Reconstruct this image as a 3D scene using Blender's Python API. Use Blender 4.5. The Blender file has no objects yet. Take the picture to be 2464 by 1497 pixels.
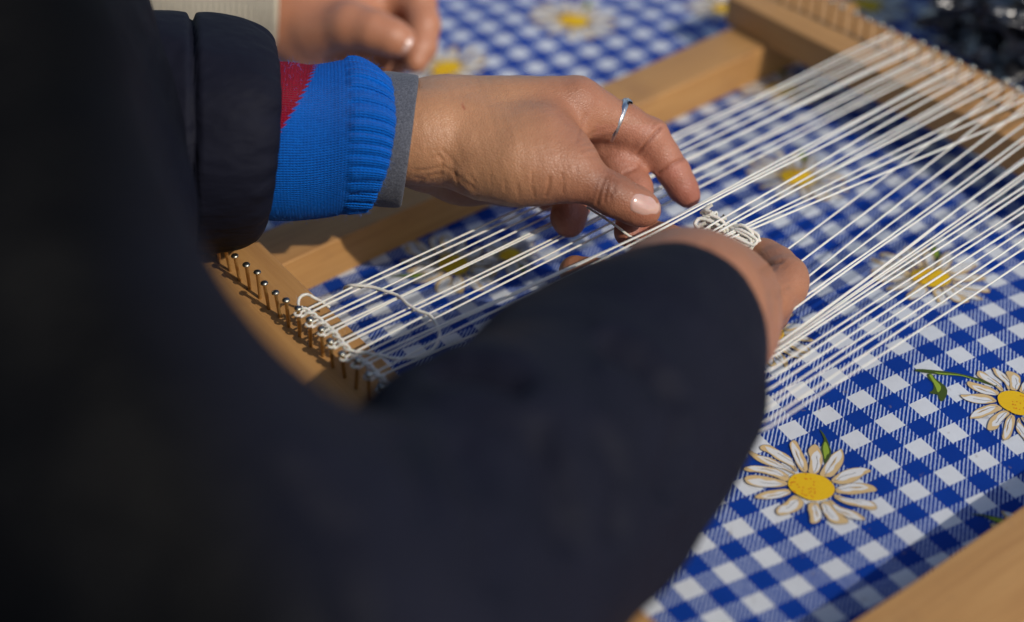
import bpy, bmesh, math, random
import numpy as np
from mathutils import Matrix, Vector
from mathutils.bvhtree import BVHTree

random.seed(7); RNG = np.random.default_rng(7)
sc = bpy.context.scene
C = sc.collection

# ------------------------------------------------------------------ camera
PITCH, YAW, ROLL = 0.944333, -0.521994, -0.013153
CAM = np.array([-467.387, -453.201, 496.830])            # millimetres
def _rz(a): return np.array([[math.cos(a), -math.sin(a), 0], [math.sin(a), math.cos(a), 0], [0, 0, 1]])
def _rx(a): return np.array([[1, 0, 0], [0, math.cos(a), -math.sin(a)], [0, math.sin(a), math.cos(a)]])
ROT = _rz(YAW) @ _rx(PITCH) @ _rz(ROLL)
FPX = 6815.109 / 4096 * 2464
cam_data = bpy.data.cameras.new('camera')
cam = bpy.data.objects.new('camera', cam_data); C.objects.link(cam)
m = Matrix.Identity(4)
for r in range(3):
    for c in range(3): m[r][c] = ROT[r, c]
    m[r][3] = CAM[r] / 1000
cam.matrix_world = m
cam_data.sensor_width = 36; cam_data.lens = 59.898
cam_data.clip_start = 0.02; cam_data.clip_end = 200
cam_data.dof.use_dof = True
cam_data.dof.focus_distance = 0.785
cam_data.dof.aperture_fstop = 3.0
cam_data.dof.aperture_blades = 0
sc.camera = cam

# ------------------------------------------------------------------ light
SUN = np.array([4.7, -18.4, 15.2]); SUN /= np.linalg.norm(SUN)
world = bpy.data.worlds.new('World'); sc.world = world; world.use_nodes = True
wn = world.node_tree; bg = wn.nodes['Background']
sky = wn.nodes.new('ShaderNodeTexSky'); sky.sky_type = 'NISHITA'; sky.sun_disc = False
sky.sun_elevation = math.asin(SUN[2]); sky.sun_rotation = math.atan2(SUN[0], SUN[1])
wn.links.new(sky.outputs[0], bg.inputs[0]); bg.inputs[1].default_value = 0.15
sl = bpy.data.lights.new('sun', 'SUN'); sl.energy = 3.2; sl.angle = math.radians(0.8); sl.color = (1.0, 0.93, 0.82)
so = bpy.data.objects.new('sun', sl); C.objects.link(so)
so.rotation_euler = Vector((-SUN).tolist()).to_track_quat('-Z', 'Y').to_euler()
sc.view_settings.view_transform = 'Standard'; sc.view_settings.look = 'None'
sc.view_settings.exposure = -0.18; sc.view_settings.gamma = 1.0
sc.render.engine = 'CYCLES'
sc.cycles.max_bounces = 6; sc.cycles.diffuse_bounces = 3; sc.cycles.glossy_bounces = 3
sc.cycles.use_denoising = True

# ------------------------------------------------------------------ helpers
def V(*a): return np.array(a, float)
def un(u, v, z=0.0):
    "photograph position (2464 wide) and height above the table -> point in mm"
    d = ROT @ V((u - 1232) / FPX, -(v - 748.5) / FPX, -1.0)
    return CAM + d * ((z - CAM[2]) / d[2])
def at(u, v, dep):
    "photograph position and distance from the camera -> point in mm"
    return CAM + ROT @ V((u - 1232) / FPX * dep, -(v - 748.5) / FPX * dep, -dep)
def proj(P):
    d = (np.asarray(P, float) - CAM) @ ROT
    return np.stack([1232 + FPX * d[..., 0] / -d[..., 2], 748.5 - FPX * d[..., 1] / -d[..., 2]], -1)
RIGHT, UP, FWD = ROT[:, 0], ROT[:, 1], -ROT[:, 2]

def tag(o, label=None, cat=None, group=None, kind=None):
    if label: o['label'] = label
    if cat: o['category'] = cat
    if group: o['group'] = group
    if kind: o['kind'] = kind
    return o
def empty(name, loc_mm):
    o = bpy.data.objects.new(name, None); C.objects.link(o)
    o.empty_display_size = 0.02; o.location = (loc_mm[0] / 1000, loc_mm[1] / 1000, loc_mm[2] / 1000)
    return o
def link(name, me, mats, parent=None, smooth=True):
    o = bpy.data.objects.new(name, me); C.objects.link(o)
    if not isinstance(mats, (list, tuple)): mats = [mats]
    if not me.materials:
        for mt in mats: me.materials.append(mt)
    if smooth and len(me.polygons): me.polygons.foreach_set('use_smooth', [True] * len(me.polygons))
    if parent:
        o.parent = parent
        o.matrix_parent_inverse = parent_world(parent).inverted()
    return o
def parent_world(p):
    mt = Matrix.Translation(p.location) @ p.rotation_euler.to_matrix().to_4x4()
    return (parent_world(p.parent) @ p.matrix_parent_inverse @ mt) if p.parent else mt
def mesh_mm(name, verts, faces):
    me = bpy.data.meshes.new(name)
    verts = np.asarray(verts, float) / 1000
    me.from_pydata(verts.tolist(), [], [list(map(int, f)) for f in faces]); me.update()
    return me
def quads_mesh(name, verts, quads):
    "fast path for large all-quad meshes"
    me = bpy.data.meshes.new(name); n = len(quads)
    me.vertices.add(len(verts)); me.vertices.foreach_set('co', (np.asarray(verts, np.float32) / 1000).ravel())
    me.loops.add(n * 4); me.loops.foreach_set('vertex_index', np.asarray(quads, np.int32).ravel())
    me.polygons.add(n); me.polygons.foreach_set('loop_start', np.arange(n, dtype=np.int32) * 4)
    me.update(calc_edges=True); me.validate()
    return me
def add_color(me, name, cols):
    a = me.color_attributes.new(name, 'FLOAT_COLOR', 'POINT')
    a.data.foreach_set('color', np.concatenate([cols, np.ones((len(cols), 1))], 1).astype(np.float32).ravel())

# ------------------------------------------------------------------ materials
class NT:
    def __init__(s, name):
        s.m = bpy.data.materials.new(name); s.m.use_nodes = True
        s.t = s.m.node_tree; s.b = s.t.nodes['Principled BSDF']
    def n(s, typ, **kw):
        nd = s.t.nodes.new(typ)
        for k, v in kw.items(): setattr(nd, k, v)
        return nd
    def l(s, a, b): s.t.links.new(a, b)
    def val(s, sock, v):
        if hasattr(v, 'is_linked'): s.l(v, sock)
        else: sock.default_value = v
    def math(s, op, a, b=0.0, c=None):
        nd = s.n('ShaderNodeMath', operation=op); s.val(nd.inputs[0], a); s.val(nd.inputs[1], b)
        if c is not None: s.val(nd.inputs[2], c)
        return nd.outputs[0]
    def noise(s, vec, scale, detail=3, rough=0.5):
        nd = s.n('ShaderNodeTexNoise'); s.l(vec, nd.inputs['Vector'])
        nd.inputs['Scale'].default_value = scale; nd.inputs['Detail'].default_value = detail; nd.inputs['Roughness'].default_value = rough
        return nd.outputs['Fac']
    def ramp(s, f, stops):
        nd = s.n('ShaderNodeValToRGB'); s.l(f, nd.inputs[0]); e = nd.color_ramp.elements
        while len(e) < len(stops): e.new(0.5)
        for el, (p, c) in zip(e, stops): el.position = p; el.color = (*c, 1)
        return nd.outputs[0]
    def mix(s, f, a, b, blend='MIX'):
        nd = s.n('ShaderNodeMix', data_type='RGBA', blend_type=blend)
        s.val(nd.inputs[0], f)
        for sk, v in ((nd.inputs[6], a), (nd.inputs[7], b)):
            if hasattr(v, 'is_linked'): s.l(v, sk)
            else: sk.default_value = (*v, 1)
        return nd.outputs[2]
    def coord(s, which='Object'): return s.n('ShaderNodeTexCoord').outputs[which]
    def mapping(s, vec, scale):
        nd = s.n('ShaderNodeMapping'); s.l(vec, nd.inputs[0]); nd.inputs['Scale'].default_value = scale; return nd.outputs[0]
    def bump(s, h, dist, strength=1.0, prev=None):
        nd = s.n('ShaderNodeBump'); s.l(h, nd.inputs['Height']); nd.inputs['Distance'].default_value = dist; nd.inputs['Strength'].default_value = strength
        if prev: s.l(prev, nd.inputs['Normal'])
        return nd.outputs[0]
    def out(s, col=None, rough=None, normal=None, **kw):
        if col is not None:
            if hasattr(col, 'is_linked'): s.l(col, s.b.inputs['Base Color'])
            else: s.b.inputs['Base Color'].default_value = (*col, 1)
        if rough is not None: s.val(s.b.inputs['Roughness'], rough)
        if normal is not None: s.l(normal, s.b.inputs['Normal'])
        for k, v in kw.items(): s.val(s.b.inputs[k], v)
        return s.m

def mat_gingham():
    t = NT('gingham_cotton'); pos = t.coord('Object')
    nz = t.n('ShaderNodeTexNoise'); t.l(pos, nz.inputs['Vector']); nz.inputs['Scale'].default_value = 900; nz.inputs['Detail'].default_value = 1
    off = t.n('ShaderNodeVectorMath', operation='MULTIPLY_ADD'); t.l(nz.outputs['Color'], off.inputs[0]); off.inputs[1].default_value = (0.0007, 0.0007, 0); t.l(pos, off.inputs[2])
    sp = t.n('ShaderNodeSeparateXYZ'); t.l(off.outputs[0], sp.inputs[0]); x, y = sp.outputs[0], sp.outputs[1]
    A = t.math('LESS_THAN', t.math('FRACT', t.math('MULTIPLY_ADD', x, 50.0, 0.25)), 0.5)
    B = t.math('LESS_THAN', t.math('FRACT', t.math('MULTIPLY_ADD', y, 50.0, 0.25)), 0.5)
    st = t.math('LESS_THAN', t.math('FRACT', t.math('MULTIPLY', t.math('SUBTRACT', x, y), 400.0)), 0.36)
    f = t.math('MAXIMUM', t.math('MULTIPLY', A, B), t.math('MULTIPLY', st, t.math('MAXIMUM', A, B)))
    big = t.noise(pos, 30, 3)
    blue = t.mix(big, (0.001, 0.026, 0.205), (0.002, 0.042, 0.300))
    dirt = t.noise(pos, 140, 4, 0.7)
    white = t.ramp(dirt, [(0.0, (0.42, 0.42, 0.42)), (0.33, (0.58, 0.60, 0.63)), (1.0, (0.65, 0.675, 0.71))])
    white = t.mix(t.math('MULTIPLY', A, B), t.mix(0.5, white, (0.17, 0.28, 0.55)), white)
    col = t.mix(f, blue, white)
    spot = t.ramp(t.noise(pos, 210, 2, 0.5), [(0.70, (0, 0, 0)), (0.76, (1, 1, 1))])
    col = t.mix(t.math('MULTIPLY', spot, 0.35), col, (0.22, 0.17, 0.13))
    wx = t.math('SINE', t.math('MULTIPLY', x, 2 * math.pi / 0.00062)); wy = t.math('SINE', t.math('MULTIPLY', y, 2 * math.pi / 0.00062))
    nrm = t.bump(t.math('MULTIPLY', wx, wy), 0.00010, 0.6)
    return t.out(col, 0.8, nrm, **{'Specular IOR Level': 0.12})
def mat_print(name, col, var=0.12):
    t = NT(name); pos = t.coord('Object'); f = t.noise(pos, 700, 2)
    lo = tuple(c * (1 - var) for c in col)
    return t.out(t.mix(f, lo, col), 0.85, **{'Specular IOR Level': 0.25})
def mat_wood():
    t = NT('varnished_pine'); pos = t.coord('Object')
    g = t.noise(t.mapping(pos, (1.6, 26, 26)), 7, 5, 0.6)
    g2 = t.noise(t.mapping(pos, (5, 160, 160)), 6, 2)
    g3 = t.noise(pos, 22, 4, 0.65)
    col = t.ramp(g, [(0.25, (0.375, 0.185, 0.060)), (0.5, (0.450, 0.235, 0.078)), (0.75, (0.510, 0.280, 0.098))])
    col = t.mix(t.math('MULTIPLY', g2, 0.30), col, (0.28, 0.13, 0.045))
    spots = t.ramp(g3, [(0.57, (0, 0, 0)), (0.72, (1, 1, 1))])
    col = t.mix(t.math('MULTIPLY', spots, 0.30), col, (0.22, 0.105, 0.05))
    info = t.n('ShaderNodeObjectInfo')
    return t.out(col, 0.55, t.bump(t.math('ADD', g2, t.math('MULTIPLY', g3, 0.6)), 0.0004, 0.5), **{'Specular IOR Level': 0.35})
def mat_metal(name, col, rough, n=0.0):
    t = NT(name); pos = t.coord('Object'); f = t.noise(pos, 1500, 3)
    return t.out(t.mix(f, tuple(c * (0.6) for c in col), col), t.math('MULTIPLY_ADD', f, 0.2, rough), t.bump(f, 0.0002, 0.4), Metallic=n or 1.0)
def mat_cord(name, col):
    t = NT(name); pos = t.coord('Object'); f = t.noise(pos, 2600, 2); g = t.noise(pos, 60, 2)
    c = t.mix(f, tuple(k * 0.78 for k in col), col); c = t.mix(t.math('MULTIPLY', g, 0.25), c, tuple(k * 0.85 for k in col))
    return t.out(c, 0.92, t.bump(f, 0.0003, 0.8), **{'Specular IOR Level': 0.15, 'Sheen Weight': 0.25, 'Subsurface Weight': 0.15, 'Subsurface Scale': 0.001})
def mat_skin(name='skin', col=(0.450, 0.228, 0.114), fine=1.0):
    t = NT(name); pos = t.coord('Object')
    at_ = t.n('ShaderNodeVertexColor', layer_name='tint')
    m1 = t.noise(pos, 90, 4, 0.6); m2 = t.noise(pos, 420, 3)
    c = t.mix(m1, tuple(k * 0.88 for k in col), tuple(k * 1.10 for k in col))
    c = t.mix(t.math('MULTIPLY', m2, 0.36), c, (col[0] * 0.8, col[1] * 0.62, col[2] * 0.55))
    c = t.mix(1.0, c, at_.outputs['Color'], 'MULTIPLY')
    vo = t.n('ShaderNodeTexVoronoi', feature='DISTANCE_TO_EDGE'); t.l(t.mapping(pos, (1.0, 1.0, 1.0)), vo.inputs['Vector']); vo.inputs['Scale'].default_value = 760
    vo.inputs['Randomness'].default_value = 1.0
    e = t.math('MINIMUM', vo.outputs['Distance'], 0.22)
    n2 = t.noise(pos, 300, 4, 0.7)
    nr = t.bump(n2, 0.0008 * fine, 0.38); nr = t.bump(e, 0.0007 * fine, 0.58, nr)
    return t.out(c, t.math('MULTIPLY_ADD', m2, 0.18, 0.34), nr, **{'Subsurface Weight': 0.12, 'Subsurface Scale': 0.0022, 'Subsurface Radius': (1.0, 0.42, 0.25), 'Specular IOR Level': 0.42})
def mat_nylon():
    t = NT('navy_black_nylon'); pos = t.coord('Object'); f = t.noise(pos, 45, 4, 0.6); g = t.noise(pos, 260, 3)
    h = t.noise(t.mapping(pos, (1, 1, 2.2)), 26, 3, 0.55)
    c = t.mix(f, (0.0065, 0.0069, 0.0125), (0.0105, 0.0110, 0.0200))
    c = t.mix(1.0, c, t.n('ShaderNodeVertexColor', layer_name='tone').outputs['Color'], 'MULTIPLY')
    nr = t.bump(h, 0.010, 0.4); nr = t.bump(g, 0.0005, 0.25, nr)
    return t.out(c, t.math('MULTIPLY_ADD', f, 0.15, 0.58), nr, **{'Specular IOR Level': 0.07})
def mat_knit():
    "blue jersey with a red lozenge; uv = mm round the arm, mm along the arm"
    t = NT('blue_knit'); uv = t.n('ShaderNodeUVMap', uv_map='UVMap').outputs[0]
    pos = t.coord('Object')
    sp = t.n('ShaderNodeSeparateXYZ'); t.l(uv, sp.inputs[0]); a, s = sp.outputs[0], sp.outputs[1]   # a: 0..1 round, s: mm along
    am = t.math('MULTIPLY', a, 290.0)
    saw = t.math('PINGPONG', am, 0.75)
    n = t.noise(pos, 500, 2)
    ss = t.math('ADD', s, t.math('MULTIPLY', t.math('ABSOLUTE', t.math('SINE', t.math('MULTIPLY', am, math.pi / 1.5))), 0.9))
    row = t.math('SINE', t.math('MULTIPLY', ss, 2 * math.pi / 1.35)); wale = t.math('SINE', t.math('MULTIPLY', am, 2 * math.pi / 1.5))
    h = t.math('ADD', t.math('MULTIPLY', row, 0.35), wale)
    # lozenge: the zigzag edge steps one stitch at a time
    step = t.math('MULTIPLY', t.math('FLOOR', t.math('MULTIPLY', am, 1 / 4.2)), 4.2)
    tooth = t.math('MULTIPLY', t.math('FRACT', t.math('MULTIPLY', am, 1 / 4.2)), 3.4)
    return t, step, tooth, s, h, n, am

M_GING = mat_gingham(); M_WOOD = mat_wood()
M_CORD = mat_cord('cotton_cord', (0.80, 0.77, 0.69)); M_YARN = mat_cord('cream_yarn', (0.80, 0.755, 0.66))
M_SKIN = mat_skin(); M_NYLON = mat_nylon()
M_BRASS = mat_metal('brassy_wire_nail', (0.78, 0.50, 0.19), 0.42, 0.75); M_STEEL = mat_metal('steel_nail_head', (0.62, 0.60, 0.50), 0.24)
M_SILVER = mat_metal('silver', (0.70, 0.70, 0.72), 0.22)
P_PETAL = mat_print('petal_white_print', (0.64, 0.64, 0.63)); P_TAN = mat_print('petal_tan_print', (0.58, 0.41, 0.20)); P_LINE = mat_print('grey_line_print', (0.13, 0.125, 0.13))
P_YEL = mat_print('yellow_print', (0.72, 0.44, 0.010)); P_ORA = mat_print('orange_dot_print', (0.62, 0.16, 0.012)); P_GRN = mat_print('green_print', (0.045, 0.075, 0.012)); P_LIME = mat_print('lime_print', (0.24, 0.34, 0.035))

# ------------------------------------------------------------------ tablecloth
def cloth_z(x, y):
    return (1.2 * np.sin(x / 47 + 0.8 * np.sin(y / 61)) + 1.0 * np.sin(y / 34 + x / 80 + 1.2) + 0.7 * np.sin((x - y) / 21 + 0.6)) - 1.8
xs = np.arange(-820, 1021, 6.0); ys = np.arange(-620, 1021, 6.0)
X, Y = np.meshgrid(xs, ys, indexing='ij'); Z = cloth_z(X, Y)
vid = np.arange(X.size).reshape(X.shape)
q = np.stack([vid[:-1, :-1], vid[1:, :-1], vid[1:, 1:], vid[:-1, 1:]], -1).reshape(-1, 4)
cloth = link('tablecloth', quads_mesh('tablecloth', np.stack([X, Y, Z], -1).reshape(-1, 3), q), M_GING)
tag(cloth, 'blue and white gingham cotton tablecloth printed with daisies', 'tablecloth')

ZT = lambda x, y: un(((2900 + x * 0.334) / 1.66234), ((1650 + y * 0.334) / 1.66234))[:2]
PET = [
 [(840,670),(700,600),(540,580),(400,530),(320,470),(275,420),(310,400),(370,440),(470,470),(560,480),(700,560),(850,640)],
 [(860,640),(780,560),(620,500),(540,430),(430,395),(420,355),(470,330),(560,340),(640,390),(760,440),(820,500),(880,620)],
 [(930,640),(870,560),(830,470),(790,370),(775,310),(830,262),(880,300),(910,370),(960,460),(1000,540),(1000,640)],
 [(1000,660),(1020,560),(1030,470),(1005,420),(1005,370),(1060,320),(1110,320),(1150,380),(1185,470),(1170,560),(1120,670)],
 [(1130,680),(1180,590),(1250,500),(1290,430),(1370,390),(1405,365),(1435,440),(1430,530),(1380,610),(1300,700),(1220,700)],
 [(1270,740),(1350,670),(1450,620),(1560,595),(1680,600),(1780,640),(1680,680),(1600,740),(1520,780),(1400,790),(1320,770)],
 [(1330,830),(1450,790),(1570,775),(1700,785),(1800,820),(1840,880),(1750,890),(1640,905),(1520,915),(1420,900),(1340,890)],
 [(1330,900),(1450,950),(1560,970),(1680,985),(1780,1000),(1830,1060),(1830,1100),(1740,1105),(1620,1060),(1500,1040),(1400,1000),(1310,940)],
 [(1270,960),(1370,1050),(1480,1090),(1580,1120),(1660,1180),(1710,1225),(1600,1225),(1480,1190),(1380,1150),(1300,1080),(1240,1000)],
 [(1150,1000),(1170,1090),(1220,1180),(1270,1240),(1350,1270),(1480,1265),(1495,1220),(1420,1170),(1360,1120),(1300,1050),(1250,980)],
 [(1010,1000),(1000,1080),(1030,1170),(1025,1250),(1090,1262),(1150,1230),(1175,1150),(1150,1070),(1130,1000)],
 [(960,990),(940,1060),(870,1110),(760,1150),(660,1170),(610,1130),(630,1070),(720,1020),(800,940),(850,910)],
 [(810,890),(740,930),(600,970),(450,980),(350,965),(400,920),(500,880),(620,860),(760,840)],
 [(760,800),(650,830),(520,835),(400,835),(280,810),(235,760),(250,715),(340,695),(480,705),(620,730),(750,760)],
 [(750,770),(640,720),(500,680),(380,660),(290,665),(220,640),(250,610),(340,585),(450,590),(580,600),(700,640),(790,700)]]
DISC = [(750,780),(800,690),(920,650),(1080,668),(1200,700),(1290,770),(1335,840),(1300,930),(1180,985),(1040,990),(920,940),(800,870)]
LEAF = [(1130,135),(1190,190),(1230,260),(1260,330),(1290,420),(1230,510),(1205,550),(1190,480),(1160,400),(1165,330),(1200,270),(1170,200)]
LEAFL = [(1205,275),(1240,330),(1262,420),(1225,440),(1205,500),(1190,420),(1180,350)]
ctr = ZT(1040, 820)
dl = lambda L: [ZT(*p) - ctr for p in L]
D_PET = [dl(p) for p in PET]; D_DISC = dl(DISC); D_LEAF = dl(LEAF); D_LEAFL = dl(LEAFL)
ZS = lambda x, y: un((3500 + x * 0.2671) / 1.66234, (1400 + y * 0.2671) / 1.66234)[:2]
ctr2 = ZS(2120, 770)
STEM = [ZS(*p) - ctr2 for p in [(585,310),(700,305),(900,320),(1200,350),(1400,390),(1600,440),(1780,490),(1860,550),(1700,510),(1500,450),(1350,410),(1200,390),(1000,390),(850,370),(600,340)]]
STEML = [ZS(*p) - ctr2 for p in [(860,350),(1000,360),(1200,372),(1350,395),(1500,445),(1640,490),(1500,455),(1350,405),(1200,384),(1000,380)]]
LEAF2 = [ZS(*p) - ctr2 for p in [(770,370),(800,450),(870,500),(880,570),(860,610),(800,640),(870,660),(940,660),(960,730),(1000,770),(1060,720),(1090,620),(1060,550),(980,490),(900,440),(850,370)]]
LEAF2L = [ZS(*p) - ctr2 for p in [(800,380),(850,380),(890,450),(990,540),(985,600),(940,645),(915,570),(860,470)]]

def smooth_poly(P, n=3):
    P = np.asarray(P, float)
    for _ in range(n - 1):
        Q = np.roll(P, -1, 0); P = np.stack([0.75 * P + 0.25 * Q, 0.25 * P + 0.75 * Q], 1).reshape(-1, 2)
    return P
def daisy(cx, cy, rot=0.0, scale=1.0, flip=False, leaf=True, stem=False, seed=1):
    rng = random.Random(seed); bm = bmesh.new(); ca, sa = math.cos(rot), math.sin(rot); lay = [0.30]; pl = [V(0, 0, 0)]
    def fit(P):
        "small flat patch of cloth under one printed shape"
        a, b = P.min(0), P.max(0); g = np.stack(np.meshgrid(np.linspace(a[0], b[0], 7), np.linspace(a[1], b[1], 7)), -1).reshape(-1, 2)
        A_ = np.c_[g, np.ones(len(g))]; z = cloth_z(g[:, 0], g[:, 1]); c = np.linalg.lstsq(A_, z, rcond=None)[0]
        c[2] += max(0, (z - A_ @ c).max()) * 0.8; pl[0] = c
    zz = lambda p: pl[0][0] * p[0] + pl[0][1] * p[1] + pl[0][2]
    def xf(P, raw=False):
        P = np.asarray(P, float).copy()
        if not raw:
            P = P * scale
            if flip: P[:, 0] *= -1
            P = P @ np.array([[ca, sa], [-sa, ca]])
        return P + V(cx, cy)
    def poly(P, mi, sm=2, raw=False, new=False):
        P = xf(smooth_poly(P, sm), raw); lay[0] += 0.006
        if new: fit(P)
        vs = [bm.verts.new((p[0] / 1000, p[1] / 1000, (zz(p) + lay[0]) / 1000)) for p in P]
        try: f = bm.faces.new(vs); f.material_index = mi
        except ValueError: pass
    def stroke(P, w, mi=2, close=True):
        P = xf(P); n = len(P); lay[0] += 0.006
        rng_ = range(n if close else n - 1)
        L = []
        for i in range(n):
            a = P[(i - 1) % n] if (close or i > 0) else P[i]; b = P[(i + 1) % n] if (close or i < n - 1) else P[i]
            d = b - a; d = d / (np.linalg.norm(d) + 1e-9); nn = V(-d[1], d[0]) * w / 2
            L.append([bm.verts.new(((P[i] + s * nn)[0] / 1000, (P[i] + s * nn)[1] / 1000, (zz(P[i]) + lay[0]) / 1000)) for s in (1, -1)])
        for i in rng_:
            j = (i + 1) % n
            f = bm.faces.new([L[i][0], L[j][0], L[j][1], L[i][1]]); f.material_index = mi
    if leaf:
        poly(D_LEAF, 5, new=True); poly(D_LEAFL, 6)
    if stem:
        poly(STEM, 5, raw=True, new=True); poly(STEML, 6, raw=True); poly(LEAF2, 5, raw=True, new=True); poly(LEAF2L, 6, raw=True)
    for k, P in enumerate(D_PET):
        P = np.asarray(P); poly(P, 1, new=True)
        n = len(P); half = n // 2; base = (P[0] + P[-1]) / 2
        tip = P[np.argmax(np.linalg.norm(P - base, axis=1))]; ax = tip - base; L = np.linalg.norm(ax); ax /= L; nrm = V(-ax[1], ax[0])
        rel = P - base; s = rel @ ax; w = rel @ nrm; wc = (w.max() + w.min()) / 2
        sh = rng.choice((-1, 1))
        t_ = np.linspace(0, 1, 9)
        # white flame inside the tan petal, leaning to one side
        hw = (w.max() - w.min()) / 2
        def mid(tt): # centre and half-width of the petal at fraction tt
            near = np.abs(s / L - tt) < 0.22
            ww = w[near] if near.any() else w
            return (ww.max() + ww.min()) / 2, (ww.max() - ww.min()) / 2
        up, dn = [], []
        lo, hi = (0.10, 0.93) if k % 3 else (0.04, 0.80)
        for tt in np.linspace(lo, hi, 9):
            c0, h0 = mid(tt); e = math.sin(math.pi * (tt - lo) / (hi - lo)) ** 0.6
            c0 = c0 + sh * h0 * 0.16
            up.append(base + ax * L * tt + nrm * (c0 + h0 * 0.74 * e)); dn.append(base + ax * L * tt + nrm * (c0 - h0 * 0.66 * e * (0.6 if 0.35 < tt < 0.6 else 1)))
        poly(up + dn[::-1], 0, 2)
        if k % 2 == 0:   # tan lick over the white
            up, dn = [], []
            for tt in np.linspace(0.3, 0.72, 5):
                c0, h0 = mid(tt); e = math.sin(math.pi * (tt - 0.3) / 0.42)
                up.append(base + ax * L * tt + nrm * (c0 + sh * h0 * 0.2 + h0 * 0.16 * e)); dn.append(base + ax * L * tt + nrm * (c0 + sh * h0 * 0.2 - h0 * 0.16 * e))
            poly(up + dn[::-1], 1, 1)
        stroke(smooth_poly(P, 2), 0.24)
        c0s = [base + ax * L * tt + nrm * (mid(tt)[0] + sh * 0.25 * mid(tt)[1] * math.sin(4 * tt)) for tt in np.linspace(0.05, 0.62, 7)]
        stroke(np.asarray(c0s), 0.28, close=False)
    poly(D_DISC, 3, 3, new=True)
    for _ in range(46):
        a = rng.uniform(0, 2 * math.pi); rr = math.sqrt(rng.random()) * 0.92
        p = np.asarray(D_DISC).mean(0) + V(math.cos(a) * 8.6 * rr - 1.0, math.sin(a) * 8.6 * rr + 1.5)
        if (p - np.asarray(D_DISC).mean(0)) @ V(0.8, -0.6) > 1.5: continue
        poly([p + V(0.42 * math.cos(t), 0.42 * math.sin(t)) for t in np.linspace(0, 5.2, 6)], 4, 1)
    bmesh.ops.triangulate(bm, faces=bm.faces[:])
    for f in bm.faces:
        if f.normal.z < 0: f.normal_flip()
    me = bpy.data.meshes.new('printed_daisy'); bm.to_mesh(me); bm.free()
    return link('printed_daisy', me, [P_PETAL, P_TAN, P_LINE, P_YEL, P_ORA, P_GRN, P_LIME], cloth, smooth=False)
daisy(ctr[0], ctr[1])
daisy(ctr2[0], ctr2[1], rot=2.6, scale=0.86, leaf=False, stem=True, seed=2)
for k, (u, v, rot, s_, fl) in enumerate([(2240, 668, 0.1, 1.0, False), (1920, 432, 0.15, 0.95, False), (1092, 626, 0.6, 0.9, True), (1380, 52, 0.0, 1.0, False), (1075, 158, 1.5, 1.0, False),
                                        (1850, 795, 2.5, 0.85, False), (2085, 6, 0.0, 1.0, False), (1885, 214, 0.3, 0.9, False), (2530, 1300, 1.2, 0.9, False), (1225, 600, 2.2, 0.55, True), (1745, 18, 0.8, 0.8, False)]):
    p = un(u, v); daisy(p[0], p[1], rot, s_, fl, seed=10 + k)
for k, (x, y) in enumerate([(-330, 60), (-360, 250), (-180, -160), (60, -200), (330, 60), (420, 250), (-330, 420), (-180, 500), (220, 520), (420, 450), (-420, -120), (300, -120)]):
    daisy(x, y, k * 0.9, 0.95, seed=40 + k)

# ------------------------------------------------------------------ loom
loom = empty('frame_loom', (-20, 70, 0))
tag(loom, 'varnished pine frame loom with rows of nails on two end beams', 'loom')
def bar(name, p0, p1, w, z0, z1, side, seed):
    "bevelled plank: edge p0-p1, width w to the left (+1) or right (-1) of it"
    p0, p1 = V(*p0), V(*p1); d = p1 - p0; L = np.linalg.norm(d); a = math.atan2(d[1], d[0])
    bm = bmesh.new(); bmesh.ops.create_cube(bm, size=1)
    rng = random.Random(seed)
    for v in bm.verts: v.co = Vector((v.co.x * L / 1000, v.co.y * w / 1000, v.co.z * (z1 - z0) / 1000))
    bmesh.ops.subdivide_edges(bm, edges=[e for e in bm.edges if abs(e.verts[0].co.x - e.verts[1].co.x) > 0.01], cuts=14)
    sharp = [e for e in bm.edges if len(e.link_faces) == 2 and e.calc_face_angle() > 0.5]
    bmesh.ops.bevel(bm, geom=sharp, offset=0.0016, segments=3, affect='EDGES', profile=0.6)
    for v in bm.verts:
        k = v.co.x * 37 + seed
        v.co.y += 0.00035 * math.sin(k * 1.3) ; v.co.z += 0.0002 * math.sin(k * 0.9 + 1) * (1 if v.co.z > 0 else 0)
    me = bpy.data.meshes.new(name); bm.to_mesh(me); bm.free()
    o = bpy.data.objects.new(name, me); C.objects.link(o); me.materials.append(M_WOOD)
    me.polygons.foreach_set('use_smooth', [True] * len(me.polygons))
    n = V(-d[1], d[0]) / L * side
    c = (p0 + p1) / 2 + n * w / 2
    o.location = (c[0] / 1000, c[1] / 1000, (z0 + z1) / 2000); o.rotation_euler = (0, 0, a)
    o.parent = loom; o.matrix_parent_inverse = parent_world(loom).inverted()
    me.set_sharp_from_angle(angle=0.6)
    return o
ds = V(303.8, 54.8) / np.linalg.norm(V(303.8, 54.8))
s0 = V(-169.3, 218.7)
bar('side_bar', s0 - ds * 118, s0 + ds * 390, 32, -1.5, 20.5, 1, 1)
dq = V(101, 14) / np.linalg.norm(V(101, 14)); s1 = V(-130, -123)
bar('side_bar', s1 - dq * 140, s1 + dq * 390, 42, -1.5, 20.5, -1, 2)
bl = V(7, -93) / np.linalg.norm(V(7, -93)); b0 = V(-226, 176)
bar('end_beam', b0 - bl * 96, b0 + bl * 345, 46, 20.5, 40, -1, 3)
br = V(25, -216) / np.linalg.norm(V(25, -216)); b1 = V(126.5, 311)
bar('end_beam', b1, b1 + br * 440, 45, 20.5, 40, 1, 4)

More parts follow.
